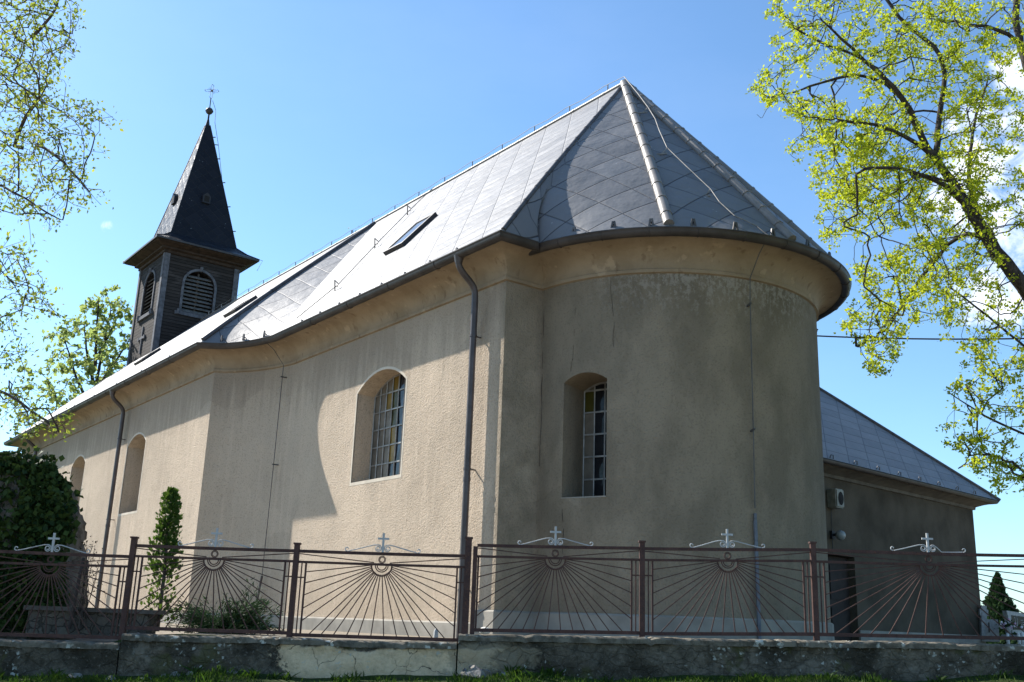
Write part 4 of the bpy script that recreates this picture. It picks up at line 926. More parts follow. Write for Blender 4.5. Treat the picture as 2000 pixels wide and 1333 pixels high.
# panels: top rail, second rail, bottom rail heights at both ends (photo rows)
PAN = [(0, 1, (1075, 1088), (1098, 1107.5), (1238, 1247)), (1, 2, (1066, 1076.6), (1086.5, 1097), (1227, 1237.5)), (2, 3, (1076.6, 1086.8), (1097.6, 1108.4), (1240.5, 1251.5)),
       (3, 4, (1065, 1071.5), (1086.5, 1094), (1230.5, 1237)), (4, 5, (1072, 1074.5), (1094, 1096.3), (1238, 1239)), (5, 6, (1074.3, 1086.5), (1097, 1107.5), (1239, 1248)), (6, 7, (1086, 1096), (1107, 1117), (1248, 1257))]
for (a, c, tr, sr, br) in PAN:
    xa, xb = PO[a][0]+0.04, PO[c][0]-0.04
    if a == 3: xa += 0.085
    L = xb-xa; pa_, pb_ = PX[a][0], PX[c][0]
    zt0, zt1, zs0, zs1, zb0, zb1 = [at(q, y, FY)[2] for q, y in ((pa_, tr[0]), (pb_, tr[1]), (pa_, sr[0]), (pb_, sr[1]), (pa_, br[0]), (pb_, br[1]))]
    T = lambda x: zt0+(zt1-zt0)*(x-xa)/L
    Sx = lambda x: zs0+(zs1-zs0)*(x-xa)/L
    Bx = lambda x: zb0+(zb1-zb0)*(x-xa)/L
    pt = lambda x, z: np.array((x, FY, z))
    xm = (PO[a][0]+PO[c][0])/2; iv = 0.105
    b = MB(); ne_ = 10
    sag = 0.012 if a == 5 else 0.004
    def rail(fn, hh, s=0.0):
        xs_ = np.linspace(xa, xb, ne_)
        for i in range(ne_-1):
            f0, f1 = math.sin(math.pi*i/(ne_-1))*s, math.sin(math.pi*(i+1)/(ne_-1))*s
            b.bar(pt(xs_[i]-0.002, fn(xs_[i])-f0), pt(xs_[i+1]+0.002, fn(xs_[i+1])-f1), 0.022, hh)
    rail(T, 0.021, sag); rail(Sx, 0.016, sag*0.5); rail(Bx, 0.024, 0.0)
    inner = [] 
    for s, x0 in ((1, xa), (-1, xb)):
        if a == 3 and s == 1: xi = x0+0.02
        else: xi = x0+s*iv
        if a == 5 and s == -1: xi = x0
        inner.append(xi); b.bar(pt(xi, Sx(xi)), pt(xi, Bx(xi)), 0.012, 0.012)
        if not (a == 3 and s == 1) and not (a == 5 and s == -1):
            xmid = x0+s*iv*0.45; b.bar(pt(xmid, Sx(xmid)), pt(xmid, Bx(xmid)), 0.008, 0.008); zc2 = Sx(xi)-(Sx(xi)-Bx(xi))*0.215; b.bar(pt(x0, zc2), pt(xi, zc2), 0.010, 0.009)
    panel = b.build('panel', IRON, fence)
    # sun rays
    b = MB(); zc0 = Sx(xm)-0.016; rr = 0.142; hL = Sx(xm)-Bx(xm)
    ends = []
    for fr in (0.135, 0.29, 0.455, 0.64, 0.815): ends += [(inner[0], Sx(inner[0])-hL*fr), (inner[1], Sx(inner[1])-hL*fr)]
    wI = inner[1]-inner[0]
    for k in range(12):
        x = xm+(k-5.5)*wI/12.2; ends.append((x, Bx(x)))
    for (x, z) in ends:
        x += random.uniform(-.012, .012)*(abs(x-xm) < wI*0.49); z += random.uniform(-.006, .006)*(abs(x-xm) >= wI*0.49); d = np.array((x-xm, 0, z-(zc0+0.02))); d /= np.linalg.norm(d); b.bar(pt(xm, zc0+0.02)+d*rr, pt(x, z), 0.0065, 0.0065)
    for s, x0 in ((-1, xa), (1, xb)): b.bar(pt(x0, T(x0)-0.035), pt(xm+s*0.11, Sx(xm)+0.022), 0.0065, 0.0065)
    b.build('sun_rays', IRON, panel)
    b = MB()
    for r_, th in ((0.142, 0.011), (0.088, 0.008), (0.062, 0.008)):
        b.tube([pt(xm+r_*math.cos(q), zc0+r_*math.sin(q)) for q in np.linspace(math.pi, 2*math.pi, 19)], th, 6)
    for r_ in (0.048, 0.034): b.tube([pt(xm+r_*math.cos(q), Sx(xm)+0.065+r_*math.sin(q)) for q in np.linspace(0, 2*math.pi, 18, endpoint=False)], 0.006, 5, closed=True)
    b.build('sun_ring', IRON, panel)
    # white scroll with cross
    zt = T(xm)-sag+0.02; b = MB(); b.bar(pt(xm, zt-0.01), pt(xm, zt+0.265), 0.012, 0.014); b.bar(pt(xm-0.078, zt+0.188), pt(xm+0.078, zt+0.188), 0.011, 0.013)
    for s in (-1, 1):
        bend = 0.075 if (a == 5 and s == 1) else 0.0
        sp_ = [pt(xm+s*(0.068+(0.052-0.05*q)*math.cos(2.4*math.pi*q+2.6)), zt+0.055+(0.052-0.05*q)*math.sin(2.4*math.pi*q+2.6)*1.0) for q in np.linspace(0.62, 0.0, 14)]
        circ1 = [pt(xm+s*(0.066+0.048*math.cos(q)*k), zt+0.052+0.048*math.sin(q)*k) for q, k in zip(np.linspace(1.3, 1.3+3.4*math.pi, 30), np.linspace(1.05, 0.32, 30))]
        b.tube(circ1, 0.0075, 5)
        e0 = circ1[0]; xe = xm+s*0.50; ze = T(xe)+0.026
        sw = [e0, pt(xm+s*0.125, zt+0.098-bend*.4), pt(xm+s*0.19, zt+0.082-bend), pt(xm+s*0.36, (zt+0.07)*0.42+(ze)*0.58-bend*0.4), pt(xe-s*0.02, ze-0.004)]
        b.tube(sw, 0.0075, 5)
        c2 = pt(xe, ze+0.026); b.tube([c2+np.array((s*0.030*k*math.sin(q), 0, -0.030*k*math.cos(q))) for q, k in zip(np.linspace(-0.3, 1.5*math.pi, 16), np.linspace(1.0, 0.5, 16))], 0.0075, 5)
    b.build('scroll_cross', WHITE, panel, label='white painted scroll with a small cross')

# ------------------------------------------------------------------ foliage and tree tools
def leaf_cloud(C, size, fold=0.25, aspect=0.62, droop=None, up=None, jit=0.25):
    """one folded rhombus leaf at every centre; returns verts, faces"""
    C = np.asarray(C, float); n = len(C)
    d = rng.normal(size=(n, 3))
    if droop is not None: d = d*0.6+np.array((0, 0, -droop))
    d /= np.linalg.norm(d, axis=1)[:, None]
    r = rng.normal(size=(n, 3)); s = np.cross(d, r); s /= np.linalg.norm(s, axis=1)[:, None]; nn = np.cross(d, s)
    L = (size*(1+jit*rng.normal(size=n)).clip(0.45, 1.8))[:, None]
    V = np.stack([C-d*L*0.5, C+s*L*aspect*0.5+nn*L*fold*0.3-d*L*0.05, C+d*L*0.5, C-s*L*aspect*0.5+nn*L*fold*0.3-d*L*0.05], 1).reshape(-1, 3)
    F = [(4*i, 4*i+1, 4*i+2, 4*i+3) for i in range(n)]
    return V, F
def sample_blobs(blobs, n, depth, Y0):
    """points inside soft blobs (photo x, y, radius, weight) spread through the crown's depth"""
    B = np.array([(b_+(1,))[:4] if len(b_) == 3 else b_ for b_ in blobs], float); wgt = B[:, 2]**2*B[:, 3]; wgt /= wgt.sum()
    k = rng.choice(len(B), n, p=wgt); P = []
    for i in k:
        r = B[i, 2]*math.sqrt(rng.random()); a = rng.random()*2*math.pi
        P.append(at(B[i, 0]+r*math.cos(a), B[i, 1]+r*math.sin(a), Y0+depth*np.clip(rng.normal()*0.55, -1, 1)))
    return np.array(P)
def grow(limbs, targets, step=0.3, droop=0.0, wob=0.06):
    """limbs: list of (polyline, r0, r1); targets joined one by one to the nearest wood"""
    pos, par, rad, lim = [], [], [], []
    for P, r0, r1 in limbs:
        P = np.asarray(P, float); L = np.concatenate([[0], np.cumsum(np.linalg.norm(np.diff(P, axis=0), axis=1))]); m = max(3, int(L[-1]/0.22))
        s = np.linspace(0, L[-1], m); Q = np.stack([np.interp(s, L, P[:, c]) for c in range(3)], 1)
        for _ in range(2): Q[1:-1] = (Q[:-2]+2*Q[1:-1]+Q[2:])/4
        Q[1:-1] += rng.normal(size=(m-2, 3))*0.012
        p = -1
        if pos: p = int(np.argmin(np.linalg.norm(np.array(pos)-Q[0], axis=1)))
        for i in range(m):
            pos.append(Q[i]); par.append(p); rad.append(r0+(r1-r0)*i/(m-1)); lim.append(True); p = len(pos)-1
    T = np.asarray(targets); A = np.array(pos); order = np.argsort(np.min(np.linalg.norm(T[:, None]-A[None, ::3], axis=2), axis=1))
    buf = np.zeros((len(pos)+len(T)*15, 3)); buf[:len(pos)] = pos; n = len(pos); tips = []; depth = [0]*n
    for ti in order:
        q = T[ti]; d = np.linalg.norm(buf[:n]-q, axis=1)+0.10*np.array(depth[:n]); i = int(np.argmin(d)); p0 = buf[i]; dist = np.linalg.norm(q-p0)
        m = max(2, min(13, int(dist/step))); prev = i
        pd = p0-buf[par[i]] if par[i] >= 0 else q-p0
        pd = pd/(np.linalg.norm(pd)+1e-9); c1 = p0+pd*dist*0.35+rng.normal(size=3)*dist*0.08
        for k in range(1, m+1):
            t = k/m; x = p0*(1-t)**2+2*c1*t*(1-t)+q*t*t+rng.normal(size=3)*min(wob*0.35, dist*0.06)*(0 if k == m else 1); x[2] += droop*dist*t*(1-t)
            buf[n] = x; pos.append(x); par.append(prev); rad.append(0.0); lim.append(False); depth.append(depth[i]+1 if k == 1 else depth[prev]); prev = n; n += 1
        tips.append(prev)
    cnt = np.zeros(n)
    for t in tips: cnt[t] += 1
    for i in range(n-1, -1, -1):
        if par[i] >= 0 and par[i] < i: cnt[par[i]] += cnt[i]
    return buf[:n], par, rad, lim, cnt, tips
def wood_mesh(g, rt=0.0045, pw=0.42):
    pos, par, rad, lim, cnt, tips = g; n = len(pos); V, F = [], []
    R = np.array([max(rt*max(1, c)**pw, r) if l else min(rt*max(1, c)**pw, 0.5) for c, l, r in zip(cnt, lim, rad)])
    ch = [[] for _ in range(n)]
    for i in range(n):
        if par[i] >= 0: ch[par[i]].append(i)
    used = set(); b = MB()
    roots = [i for i in range(n) if par[i] < 0]
    stack = [(r, None) for r in roots]
    while stack:
        s, p = stack.pop(); chain = ([p] if p is not None else [])+[s]; cur = s
        while ch[cur]:
            ks = sorted(ch[cur], key=lambda k: (lim[k], R[k]), reverse=True)
            for k in ks[1:]: stack.append((k, cur))
            cur = ks[0]; chain.append(cur)
        if len(chain) < 2: continue
        rr = R[chain].copy()
        if p is not None: rr[0] = min(R[p], rr[1]*1.25)
        big = rr.max(); b.tube(pos[chain], rr, 10 if big > 0.06 else 6 if big > 0.02 else 4 if big > 0.008 else 3, cap=True)
    return b
def tree(name, label, limbs, targets, leaf, leafmat_, barkmat, cat='tree', per=8, spread=0.09, lsize=0.055, along=0, droop=0.0, group=None, ldroop=None, rt=0.0045, bare=0.0, step=0.3, base=None):
    g = grow(limbs, targets, step, droop); pos, par, rad, lim, cnt, tips = g
    root = empty(name, base if base is not None else tuple(pos[0]), label, cat, group)
    wood_mesh(g, rt).build('trunk', barkmat, root, smooth=60)
    C = []
    for t in tips:
        if rng.random() < bare: continue
        k = rng.poisson(per)+2; C.append(pos[t]+rng.normal(size=(k, 3))*spread*np.array((1, 1, 0.8)))
        q = t
        for _ in range(along):
            if par[q] < 0 or lim[par[q]]: break
            q = par[q]; k = rng.poisson(per*0.35); C.append(pos[q]+rng.normal(size=(k, 3))*spread*1.1)
    C = np.concatenate(C); V, F = leaf_cloud(C, lsize, droop=ldroop)
    mesh('crown', V, F, leafmat_, root)
    return root
def poly(pts_, Y): return [at(x, y, Y+(d if len(q) > 2 else 0)) for q in pts_ for (x, y, d) in [tuple(q)+(0,)*(3-len(q))]]

# big maple at the right, leaning in from outside the frame
Y0 = 16.0
base = at(2560, 1300, Y0+1.0); base[2] = GZ
limbs = [([base, at(2530, 1180, Y0+1), at(2430, 1000, Y0+0.8)], 0.34, 0.27),
         ([at(2430, 1000, Y0+0.8), at(2250, 830, Y0+.5), at(2110, 690, Y0+.3), at(2000, 560, Y0), at(1925, 465, Y0-.1), at(1888, 400, Y0-.2)], 0.20, 0.098),
         (poly([(1888, 400, -.2), (1850, 340, -.2), (1822, 305, -.3), (1800, 268, -.4), (1778, 215, -.5), (1755, 178, -.6), (1712, 142, -.7), (1655, 85, -.8), (1605, 40, -.9)], Y0), 0.082, 0.014),
         (poly([(1832, 312, -.1), (1828, 260, .2), (1842, 190, .4), (1846, 140, .5), (1838, 105, .6), (1800, 72, .7), (1750, 28, .8), (1720, -20, .9)], Y0), 0.055, 0.03),
         (poly([(1822, 305, -.3), (1780, 275, -.6), (1740, 252, -.9), (1690, 238, -1.1), (1640, 235, -1.3)], Y0), 0.045, 0.012),
         (poly([(1770, 200, -.4), (1720, 155, -.2), (1670, 140, 0), (1600, 165, .2), (1530, 185, .3)], Y0), 0.03, 0.008),
         (poly([(1740, 165, -.6), (1690, 110, -.5), (1620, 95, -.4), (1560, 60, -.3)], Y0), 0.025, 0.008),
         (poly([(1890, 405, -.2), (1850, 365, -.7), (1800, 340, -1.1), (1750, 325, -1.4), (1690, 330, -1.6)], Y0), 0.05, 0.012),
         (poly([(1925, 465, -.1), (1880, 450, .5), (1830, 500, .9), (1795, 545, 1.1), (1772, 590, 1.2), (1735, 640, 1.3)], Y0), 0.045, 0.012),
         (poly([(2110, 690, .3), (2040, 250, .5), (2010, 140, .6), (1990, 85, .7), (1985, 20, .8), (1980, -60, .9)], Y0), 0.11, 0.055),
         (poly([(1990, 85, .7), (1965, 60, .5), (1900, 48, .3), (1840, 40, .2)], Y0), 0.045, 0.012),
         (poly([(1915, 450, 0), (1890, 340, .6), (1900, 250, .9), (1930, 150, 1.1)], Y0), 0.05, 0.014),
         (poly([(2250, 830, .5), (2060, 720, .9), (1950, 635, 1.1), (1860, 565, 1.2)], Y0), 0.035, 0.009),
         (poly([(2430, 1000, .8), (2150, 900, 1.0), (2000, 850, 1.1), (1930, 815, 1.2), (1850, 765, 1.3)], Y0), 0.04, 0.009),
         (poly([(2150, 900, 1.0), (2000, 920, 1.0), (1900, 880, 1.0)], Y0), 0.03, 0.008),
         (poly([(2430, 1000, .8), (2400, 600, 1.4), (2420, 200, 1.8), (2400, -200, 2)], Y0), 0.2, 0.08)]
MB_ = [(1560, 40, 60), (1640, 35, 75), (1520, 20, 25), (1545, 100, 40), (1505, 170, 38), (1490, 205, 25), (1565, 205, 30, 1.3), (1600, 140, 45, .5), (1720, 60, 55), (1685, 120, 45), (1800, 55, 55), (1770, 150, 60), (1900, 40, 60), (1960, 70, 55),
       (1840, 120, 50), (1870, 160, 55), (1660, 255, 60, 1.3), (1605, 235, 45, 1.3), (1570, 290, 28), (1720, 215, 55), (1740, 270, 70), (1650, 330, 70, 1.3), (1720, 350, 80), (1640, 410, 50, 1.2), (1700, 430, 50), (1618, 465, 22),
       (1690, 530, 30), (1730, 560, 60, 1.4), (1780, 520, 55, 1.3), (1690, 630, 45, 1.3), (1720, 690, 40, 1.3), (1760, 610, 45, 1.2), (1825, 520, 50), (1800, 440, 60), (1870, 430, 70), (1860, 340, 70), (1940, 350, 70), (1890, 250, 70), (1960, 230, 55, .8), (1975, 430, 55),
       (1860, 570, 40), (1910, 520, 50), (1965, 590, 55, .7), (1890, 650, 50, .8), (1960, 690, 60), (1840, 600, 35), (1900, 740, 40, .7), (1970, 790, 55, .8), (1880, 790, 40, .7), (1860, 850, 22, .6), (1910, 880, 45, .8), (1970, 900, 50, .8), (1925, 945, 18, .7), (1975, 940, 35, .8), (1835, 760, 15, .6),
       (1850, 15, 60), (1930, 140, 45), (1780, 370, 60)]
off = [(2100, 100, 130, .5), (2250, 0, 200, .4), (2150, 400, 140, .5), (2350, 300, 200, .4), (2150, 700, 110, .5), (2350, 650, 180, .4), (2150, 900, 90, .5), (2400, 900, 120, .4), (1700, -100, 120, .4), (1950, -150, 160, .4), (2300, -250, 220, .4), (2600, 100, 250, .3), (2650, 500, 200, .3)]
tg = np.concatenate([sample_blobs(MB_, 1900, 1.9, Y0), sample_blobs(off, 1300, 2.8, Y0+0.5)])
tree('maple_tree', 'maple tree with bright yellow-green spring leaves leaning in from the right', limbs, tg, None, LEAF_MAPLE, BARK, per=24, spread=0.050, lsize=0.055, along=0, base=tuple(base), bare=0.10, rt=0.0038, step=0.11)
# linden at the left
Y1 = 14.2
base = at(-330, 1290, Y1+0.5); base[2] = -0.75
limbs = [([base, at(-300, 900, Y1+.4), at(-220, 620, Y1+.2)], 0.30, 0.22), (poly([(-220, 620, .2), (-110, 430, .1), (-40, 340, 0), (0, 305, 0), (28, 286, 0), (70, 283, .1), (102, 277, .2), (125, 250, .3), (145, 236, .4), (168, 231, .5)], Y1), 0.10, 0.010),
         (poly([(-220, 620, .2), (-120, 330, .6), (-30, 220, .5), (0, 160, .4), (28, 118, .3), (52, 78, .2), (85, 52, .1), (112, 32, 0), (116, -10, 0)], Y1), 0.11, 0.016),
         (poly([(52, 78, .2), (62, 40, .4), (58, 0, .5)], Y1), 0.02, 0.008), (poly([(28, 286, 0), (34, 255, -.3), (45, 230, -.5), (75, 195, -.6)], Y1), 0.025, 0.007), (poly([(85, 52, .1), (120, 60, .3), (145, 80, .4)], Y1), 0.014, 0.005),
         (poly([(70, 283, .1), (110, 305, -.2), (140, 335, -.3), (175, 375, -.4)], Y1), 0.018, 0.005), (poly([(-110, 430, .1), (-20, 350, -.5), (30, 372, -.7), (80, 412, -.8), (115, 428, -.9)], Y1), 0.03, 0.006),
         (poly([(-220, 620, .2), (-90, 500, -.4), (0, 525, -.6), (45, 575, -.7), (100, 612, -.8)], Y1), 0.05, 0.007), (poly([(-250, 700, .2), (-100, 720, .3), (-10, 755, .2), (60, 800, .1), (110, 838, 0)], Y1), 0.05, 0.006),
         (poly([(-220, 620, .2), (-260, 300, 1), (-240, -100, 1.4)], Y1), 0.15, 0.06)]
LB = [(30, 20, 70), (95, 30, 45), (135, 60, 25), (150, 25, 15), (140, 95, 22, .8), (60, 100, 60), (15, 110, 50), (110, 110, 25, .7), (175, 96, 8, .6), (20, 180, 55), (75, 160, 40), (105, 165, 25), (45, 225, 55, 1.1), (95, 215, 35), (140, 215, 28), (185, 200, 15, .7), (175, 225, 25), (215, 240, 14, .8), (175, 255, 22),
      (30, 290, 50), (100, 290, 45), (150, 300, 28), (200, 303, 9, .8), (40, 345, 50, .8), (110, 350, 40), (160, 345, 22), (190, 385, 18), (140, 390, 25, .8), (170, 400, 16, .8), (30, 400, 40, .8), (85, 420, 32, .8), (105, 440, 20, .6), (15, 470, 35, .7), (50, 490, 25, .5), (20, 530, 40), (55, 555, 35), (85, 590, 32), (115, 615, 16), (30, 600, 35, .7),
      (10, 640, 30, .6), (35, 680, 22, .6), (15, 720, 35, .8), (50, 695, 18, .6), (20, 770, 35), (55, 770, 25, .7), (25, 815, 30), (65, 810, 25), (95, 790, 18, .6), (110, 835, 20, 1.2), (130, 815, 10), (70, 845, 14), (30, 850, 18)]
off2 = [(-150, 560, 110), (-230, 400, 150), (-300, 620, 130), (-120, 760, 80)]
off = [(-90, 100, 100, .6), (-120, 300, 100, .6), (-100, 520, 80, .6), (-90, 720, 80, .6), (-250, 200, 160, .4), (-250, -100, 180, .4), (0, -100, 120, .5), (-350, 450, 140, .4)]
tg = np.concatenate([sample_blobs(LB, 780, 1.5, Y1), sample_blobs(off, 700, 2.2, Y1+0.4), sample_blobs(off2, 700, 1.6, Y1+3.6)])
tree('linden_tree', 'linden tree with sparse small green leaves hanging in from the left', limbs, tg, None, LEAF_LIND, BARKL, per=3, spread=0.075, lsize=0.060, along=2, droop=-0.25, base=tuple(base), ldroop=0.4, rt=0.0036)

def far_tree(name, label, px, Y, ztop, crown_r, zlow, n, leafm, per, lsize, spread, lean=0.0, seed=0, shape=1.0, group=None):
    c = at(px, 800, Y); x0, y0 = c[0], Y
    base = np.array((x0, y0, GZ)); tp = np.array((x0+lean, y0, ztop-1.2)); H_ = ztop-zlow
    limbs = [([base, np.array((x0, y0, zlow*0.9)), np.array((x0+lean*.4, y0, zlow+H_*0.35)), tp], 0.24, 0.03)]
    for k in range(9):
        a = k*2.4+seed; z = zlow+H_*(0.05+0.07*k); r = crown_r*(0.85-0.05*k)
        limbs.append(([np.array((x0+lean*.2, y0, z)), np.array((x0+r*.45*math.cos(a), y0+r*.45*math.sin(a), z+H_*.17)), np.array((x0+r*.85*math.cos(a), y0+r*.85*math.sin(a), z+H_*.36))], 0.09, 0.02))
    P = []
    while len(P) < n:
        q = rng.uniform(-1, 1, 3)
        if q@q > 1 or q@q < 0.12: continue
        rr = crown_r*(1.0-0.35*max(0, q[2])*shape)
        P.append((x0+lean*(q[2]+1)/2+q[0]*rr*(1+0.15*math.sin(5*q[2]+seed)), y0+q[1]*rr, zlow+H_*(q[2]+1)/2))
    return tree(name, label, limbs, np.array(P), None, leafm, BARK, per=per, spread=spread, lsize=lsize, along=1, step=0.5, base=tuple(base), rt=0.008, group=group)
far_tree('deciduous_tree', 'light green airy tree standing behind the church left of the steeple', 172, 50, 15.9, 3.3, 6.5, 430, LEAF_FAR, 6, 0.25, 0.105, 0.4, 0.7)
q = at(672, 441, 40)
far_tree('deciduous_tree', 'tree hidden behind the ridge with only its top twigs showing', 675, 40, q[2]+0.15, 1.3, q[2]-7, 130, LEAF_FAR, 6, 0.15, 0.14, 0.0, 2.0, 2.4)

# ------------------------------------------------------------------ churchyard plants and things behind the fence
def thuja(name, label, px0, py0, px1, py1, Y, rad, n, leafm, cat='shrub', gap=0.3, size=0.10, cone=False):
    b0, b1 = at(px0, py0, Y), at(px1, py1, Y); b0 = np.array((b0[0], Y, GZ)); C, D = [], []
    root = empty(name, tuple(b0), label, cat)
    m = MB(); m.tube([b0, b0*0.6+b1*0.4+np.array((0.02, 0, 0)), b1], [0.035, 0.026, 0.008], 7)
    V, F = [], []
    for i in range(n):
        t = rng.random()**0.9; t = gap*0.35+t*(1-gap*0.35) if rng.random() < 0.96 else t
        r = (rad*(1.01-t)**1.1 if cone else rad*(1.45-0.6*t)*min(1, (1.03-t)*5)**0.6)*(0.35+0.65*rng.random()**0.6)*(1+0.30*math.sin(13*t+(i % 3)*1.3))
        a = rng.random()*2*math.pi
        if not cone and t < 0.42 and rng.random() < 0.62: continue
        c = b0*(1-t)+b1*t+np.array((r*math.cos(a), r*math.sin(a), 0)); o = np.array((math.cos(a), math.sin(a), 0))
        if i % 9 == 0 and t < 0.8: m.tube([b0*(1-t)+b1*t-np.array((0, 0, 0.1)), c], [0.009, 0.003], 3)
        d = o*0.55+np.array((0, 0, 0.85))+rng.normal(size=3)*0.35; d /= np.linalg.norm(d); s = np.cross(d, rng.normal(size=3)); s /= np.linalg.norm(s); L = size*(0.6+0.8*rng.random())
        k0 = len(V); V += [c-d*L*.5, c+s*L*.32, c+d*L*.55, c-s*L*.32]; F.append((k0, k0+1, k0+2, k0+3))
        for sg in (-1, 1):
            k0 = len(V); q = c+d*L*.1; e_ = d*.7+s*sg*.7; V += [q, q+e_*L*.25+d*L*.1, q+e_*L*.5, q+e_*L*.25-d*L*.1]; F.append((k0, k0+1, k0+2, k0+3))
    m.build('trunk', BARKL, root); mesh('crown', V, F, leafm, root); return root
thuja('thuja_shrub', 'slender green thuja with bare lower trunk beside the church wall', 306, 1240, 336, 955, 16.2, 0.185, 1900, LEAF_THUJA, 'shrub', 0.2, 0.07)
# juniper: spreading branches
jb = at(440, 1240, 16.4); jb = np.array((jb[0], 16.4, GZ)); root = empty('juniper_shrub', tuple(jb), 'low spreading juniper bush against the church wall behind the fence', 'shrub')
m = MB(); V, F = [], []
for i in range(70):
    a = rng.random()*2*math.pi; L = 0.45+0.5*rng.random(); el = 0.12+0.75*rng.random()
    sx = math.cos(a); top = at((530 if sx > 0 else 350), 1180, 16.4)
    d = np.array((math.cos(a)*math.cos(el)*(1.05 if sx > 0 else 1.0), math.sin(a)*math.cos(el)*0.7, math.sin(el)*(0.95 if sx > 0 else 0.7)))
    p = jb+np.array((rng.normal()*0.1, rng.normal()*0.08, 0.02)); P = [p]; 
    for k in range(7): p = p+d*L/7*(1.0+0.1*rng.normal()); d = d+np.array((0, 0, -0.03))+rng.normal(size=3)*0.05; P.append(p)
    m.tube(P, np.linspace(0.012, 0.003, 8), 4)
    for k in range(2, 8):
        for _ in range(22):
            c = P[k]+rng.normal(size=3)*0.045; dd = d/np.linalg.norm(d)+rng.normal(size=3)*0.45; dd /= np.linalg.norm(dd); s = np.cross(dd, rng.normal(size=3)); s /= np.linalg.norm(s); l = 0.085*(0.6+0.8*rng.random())
            k0 = len(V); V += [c-dd*l*.4, c+s*l*.08, c+dd*l*.7, c-s*l*.08]; F.append((k0, k0+1, k0+2, k0+3))
m.build('trunk', BARKL, root); mesh('crown', V, F, LEAF_JUN, root)

# ivy-clad stone mass at the left
def rockmat():
    m, t, b = new_mat('rough_grey_rock'); oc = t.node('ShaderNodeTexCoord').outputs['Object']
    n = t.noise(oc, 3.0, 7.0, 0.7); n2 = t.noise(oc, 16.0, 5.0, 0.7)
    c = t.mix(t.smooth(n, 0.38, 0.64), (0.08, 0.068, 0.055), (0.20, 0.175, 0.145)); c = t.mix(t.math('MULTIPLY', t.smooth(n2, 0.55, 0.7), 0.5), c, (0.26, 0.23, 0.19))
    setp(b, t, col=c, rough=0.95, spec=0.1, nrm=t.bump(t.math('ADD', n, t.math('MULTIPLY', n2, 0.4)), 1.0, 0.08)); return m
YR = 16.6
outline = [(155, 1240), (156, 1150), (157, 1080), (152, 1040), (154, 1010), (146, 985), (132, 955), (105, 925), (70, 905), (20, 888), (-40, 880), (-130, 890), (-220, 930), (-290, 1000), (-320, 1100), (-320, 1240)]
OP = [at(x, y, YR) for x, y in outline]; OP[0][2] = OP[-1][2] = GZ
cen = np.mean(OP, axis=0); V, F = [], []; n = len(OP); K = 7; prof_ = [(-0.62, 0.55), (-0.50, 0.84), (-0.25, 0.97), (0.0, 1.0), (0.4, 0.97), (0.8, 0.88), (1.0, 0.6)]
for (dy, sc) in prof_:
    for p in OP:
        q = cen+(p-cen)*sc; q = np.array((q[0], YR+dy, p[2]*sc+(GZ)*(1-sc) if p[2] > GZ+0.01 else GZ-0.3)); V.append(q+rng.normal(size=3)*0.03)
for k in range(K-1):
    for i in range(n-1): F.append((k*n+i, k*n+i+1, (k+1)*n+i+1, (k+1)*n+i))
F.append(tuple(range(n-1, -1, -1))); F.append(tuple((K-1)*n+i for i in range(n)))
rock = empty('ivy_rock', (cen[0], YR, GZ), 'rounded rough stone mass overgrown with dark ivy behind fence at far left', 'rock')
ro = mesh('stone', V, F, rockmat(), rock, smooth=180)
bm = bmesh.new(); bm.from_mesh(ro.data); bmesh.ops.recalc_face_normals(bm, faces=bm.faces); bmesh.ops.subdivide_edges(bm, edges=bm.edges[:], cuts=2, use_grid_fill=True)
for v in bm.verts: v.co += Vector(rng.normal(size=3)*0.018)
bm.to_mesh(ro.data); bm.free(); ro.data.polygons.foreach_set('use_smooth', [True]*len(ro.data.polygons))
C, N = [], []
for (x0, x1, y0, y1, nn_) in ((-40, 60, 885, 1000, 900), (40, 140, 905, 1060, 1500), (-30, 135, 1000, 1240, 2300), (110, 150, 980, 1060, 120), (60, 130, 890, 930, 260), (-200, -30, 890, 1240, 1300)):
    for _ in range(nn_):
        x, y = rng.uniform(x0, x1), rng.uniform(y0, y1)
        edge_y = np.interp(x, [-200, -40, 20, 70, 105, 132, 146, 160], [930, 880, 884, 900, 918, 950, 985, 1020])
        if y < edge_y-6: continue
        if x < 62 and 925 < y < 1010 and rng.random() < 0.75 and x < 20+(1010-y)*.5: continue
        if x > 128 and y > 1060 and rng.random() < 0.8: continue
        dd = 0.75-0.35*min(1, max(0, (y-edge_y)/45.0)) if False else (-0.70+0.45*math.exp(-max(0, y-edge_y)/40.0))
        C.append(at(x, y, YR+dd+rng.normal()*0.07))
for (x, y, n_) in ((140, 975, 26), (132, 940, 12), (100, 905, 22), (88, 897, 14), (145, 1000, 14), (118, 925, 10), (15, 882, 20), (45, 886, 16)):
    p = at(x, y, YR-0.2); C += list(p+rng.normal(size=(n_, 3))*0.07)
V, F = leaf_cloud(np.array(C), 0.10, aspect=0.85, droop=0.5); mesh('ivy', V, F, LEAF_IVY, rock)

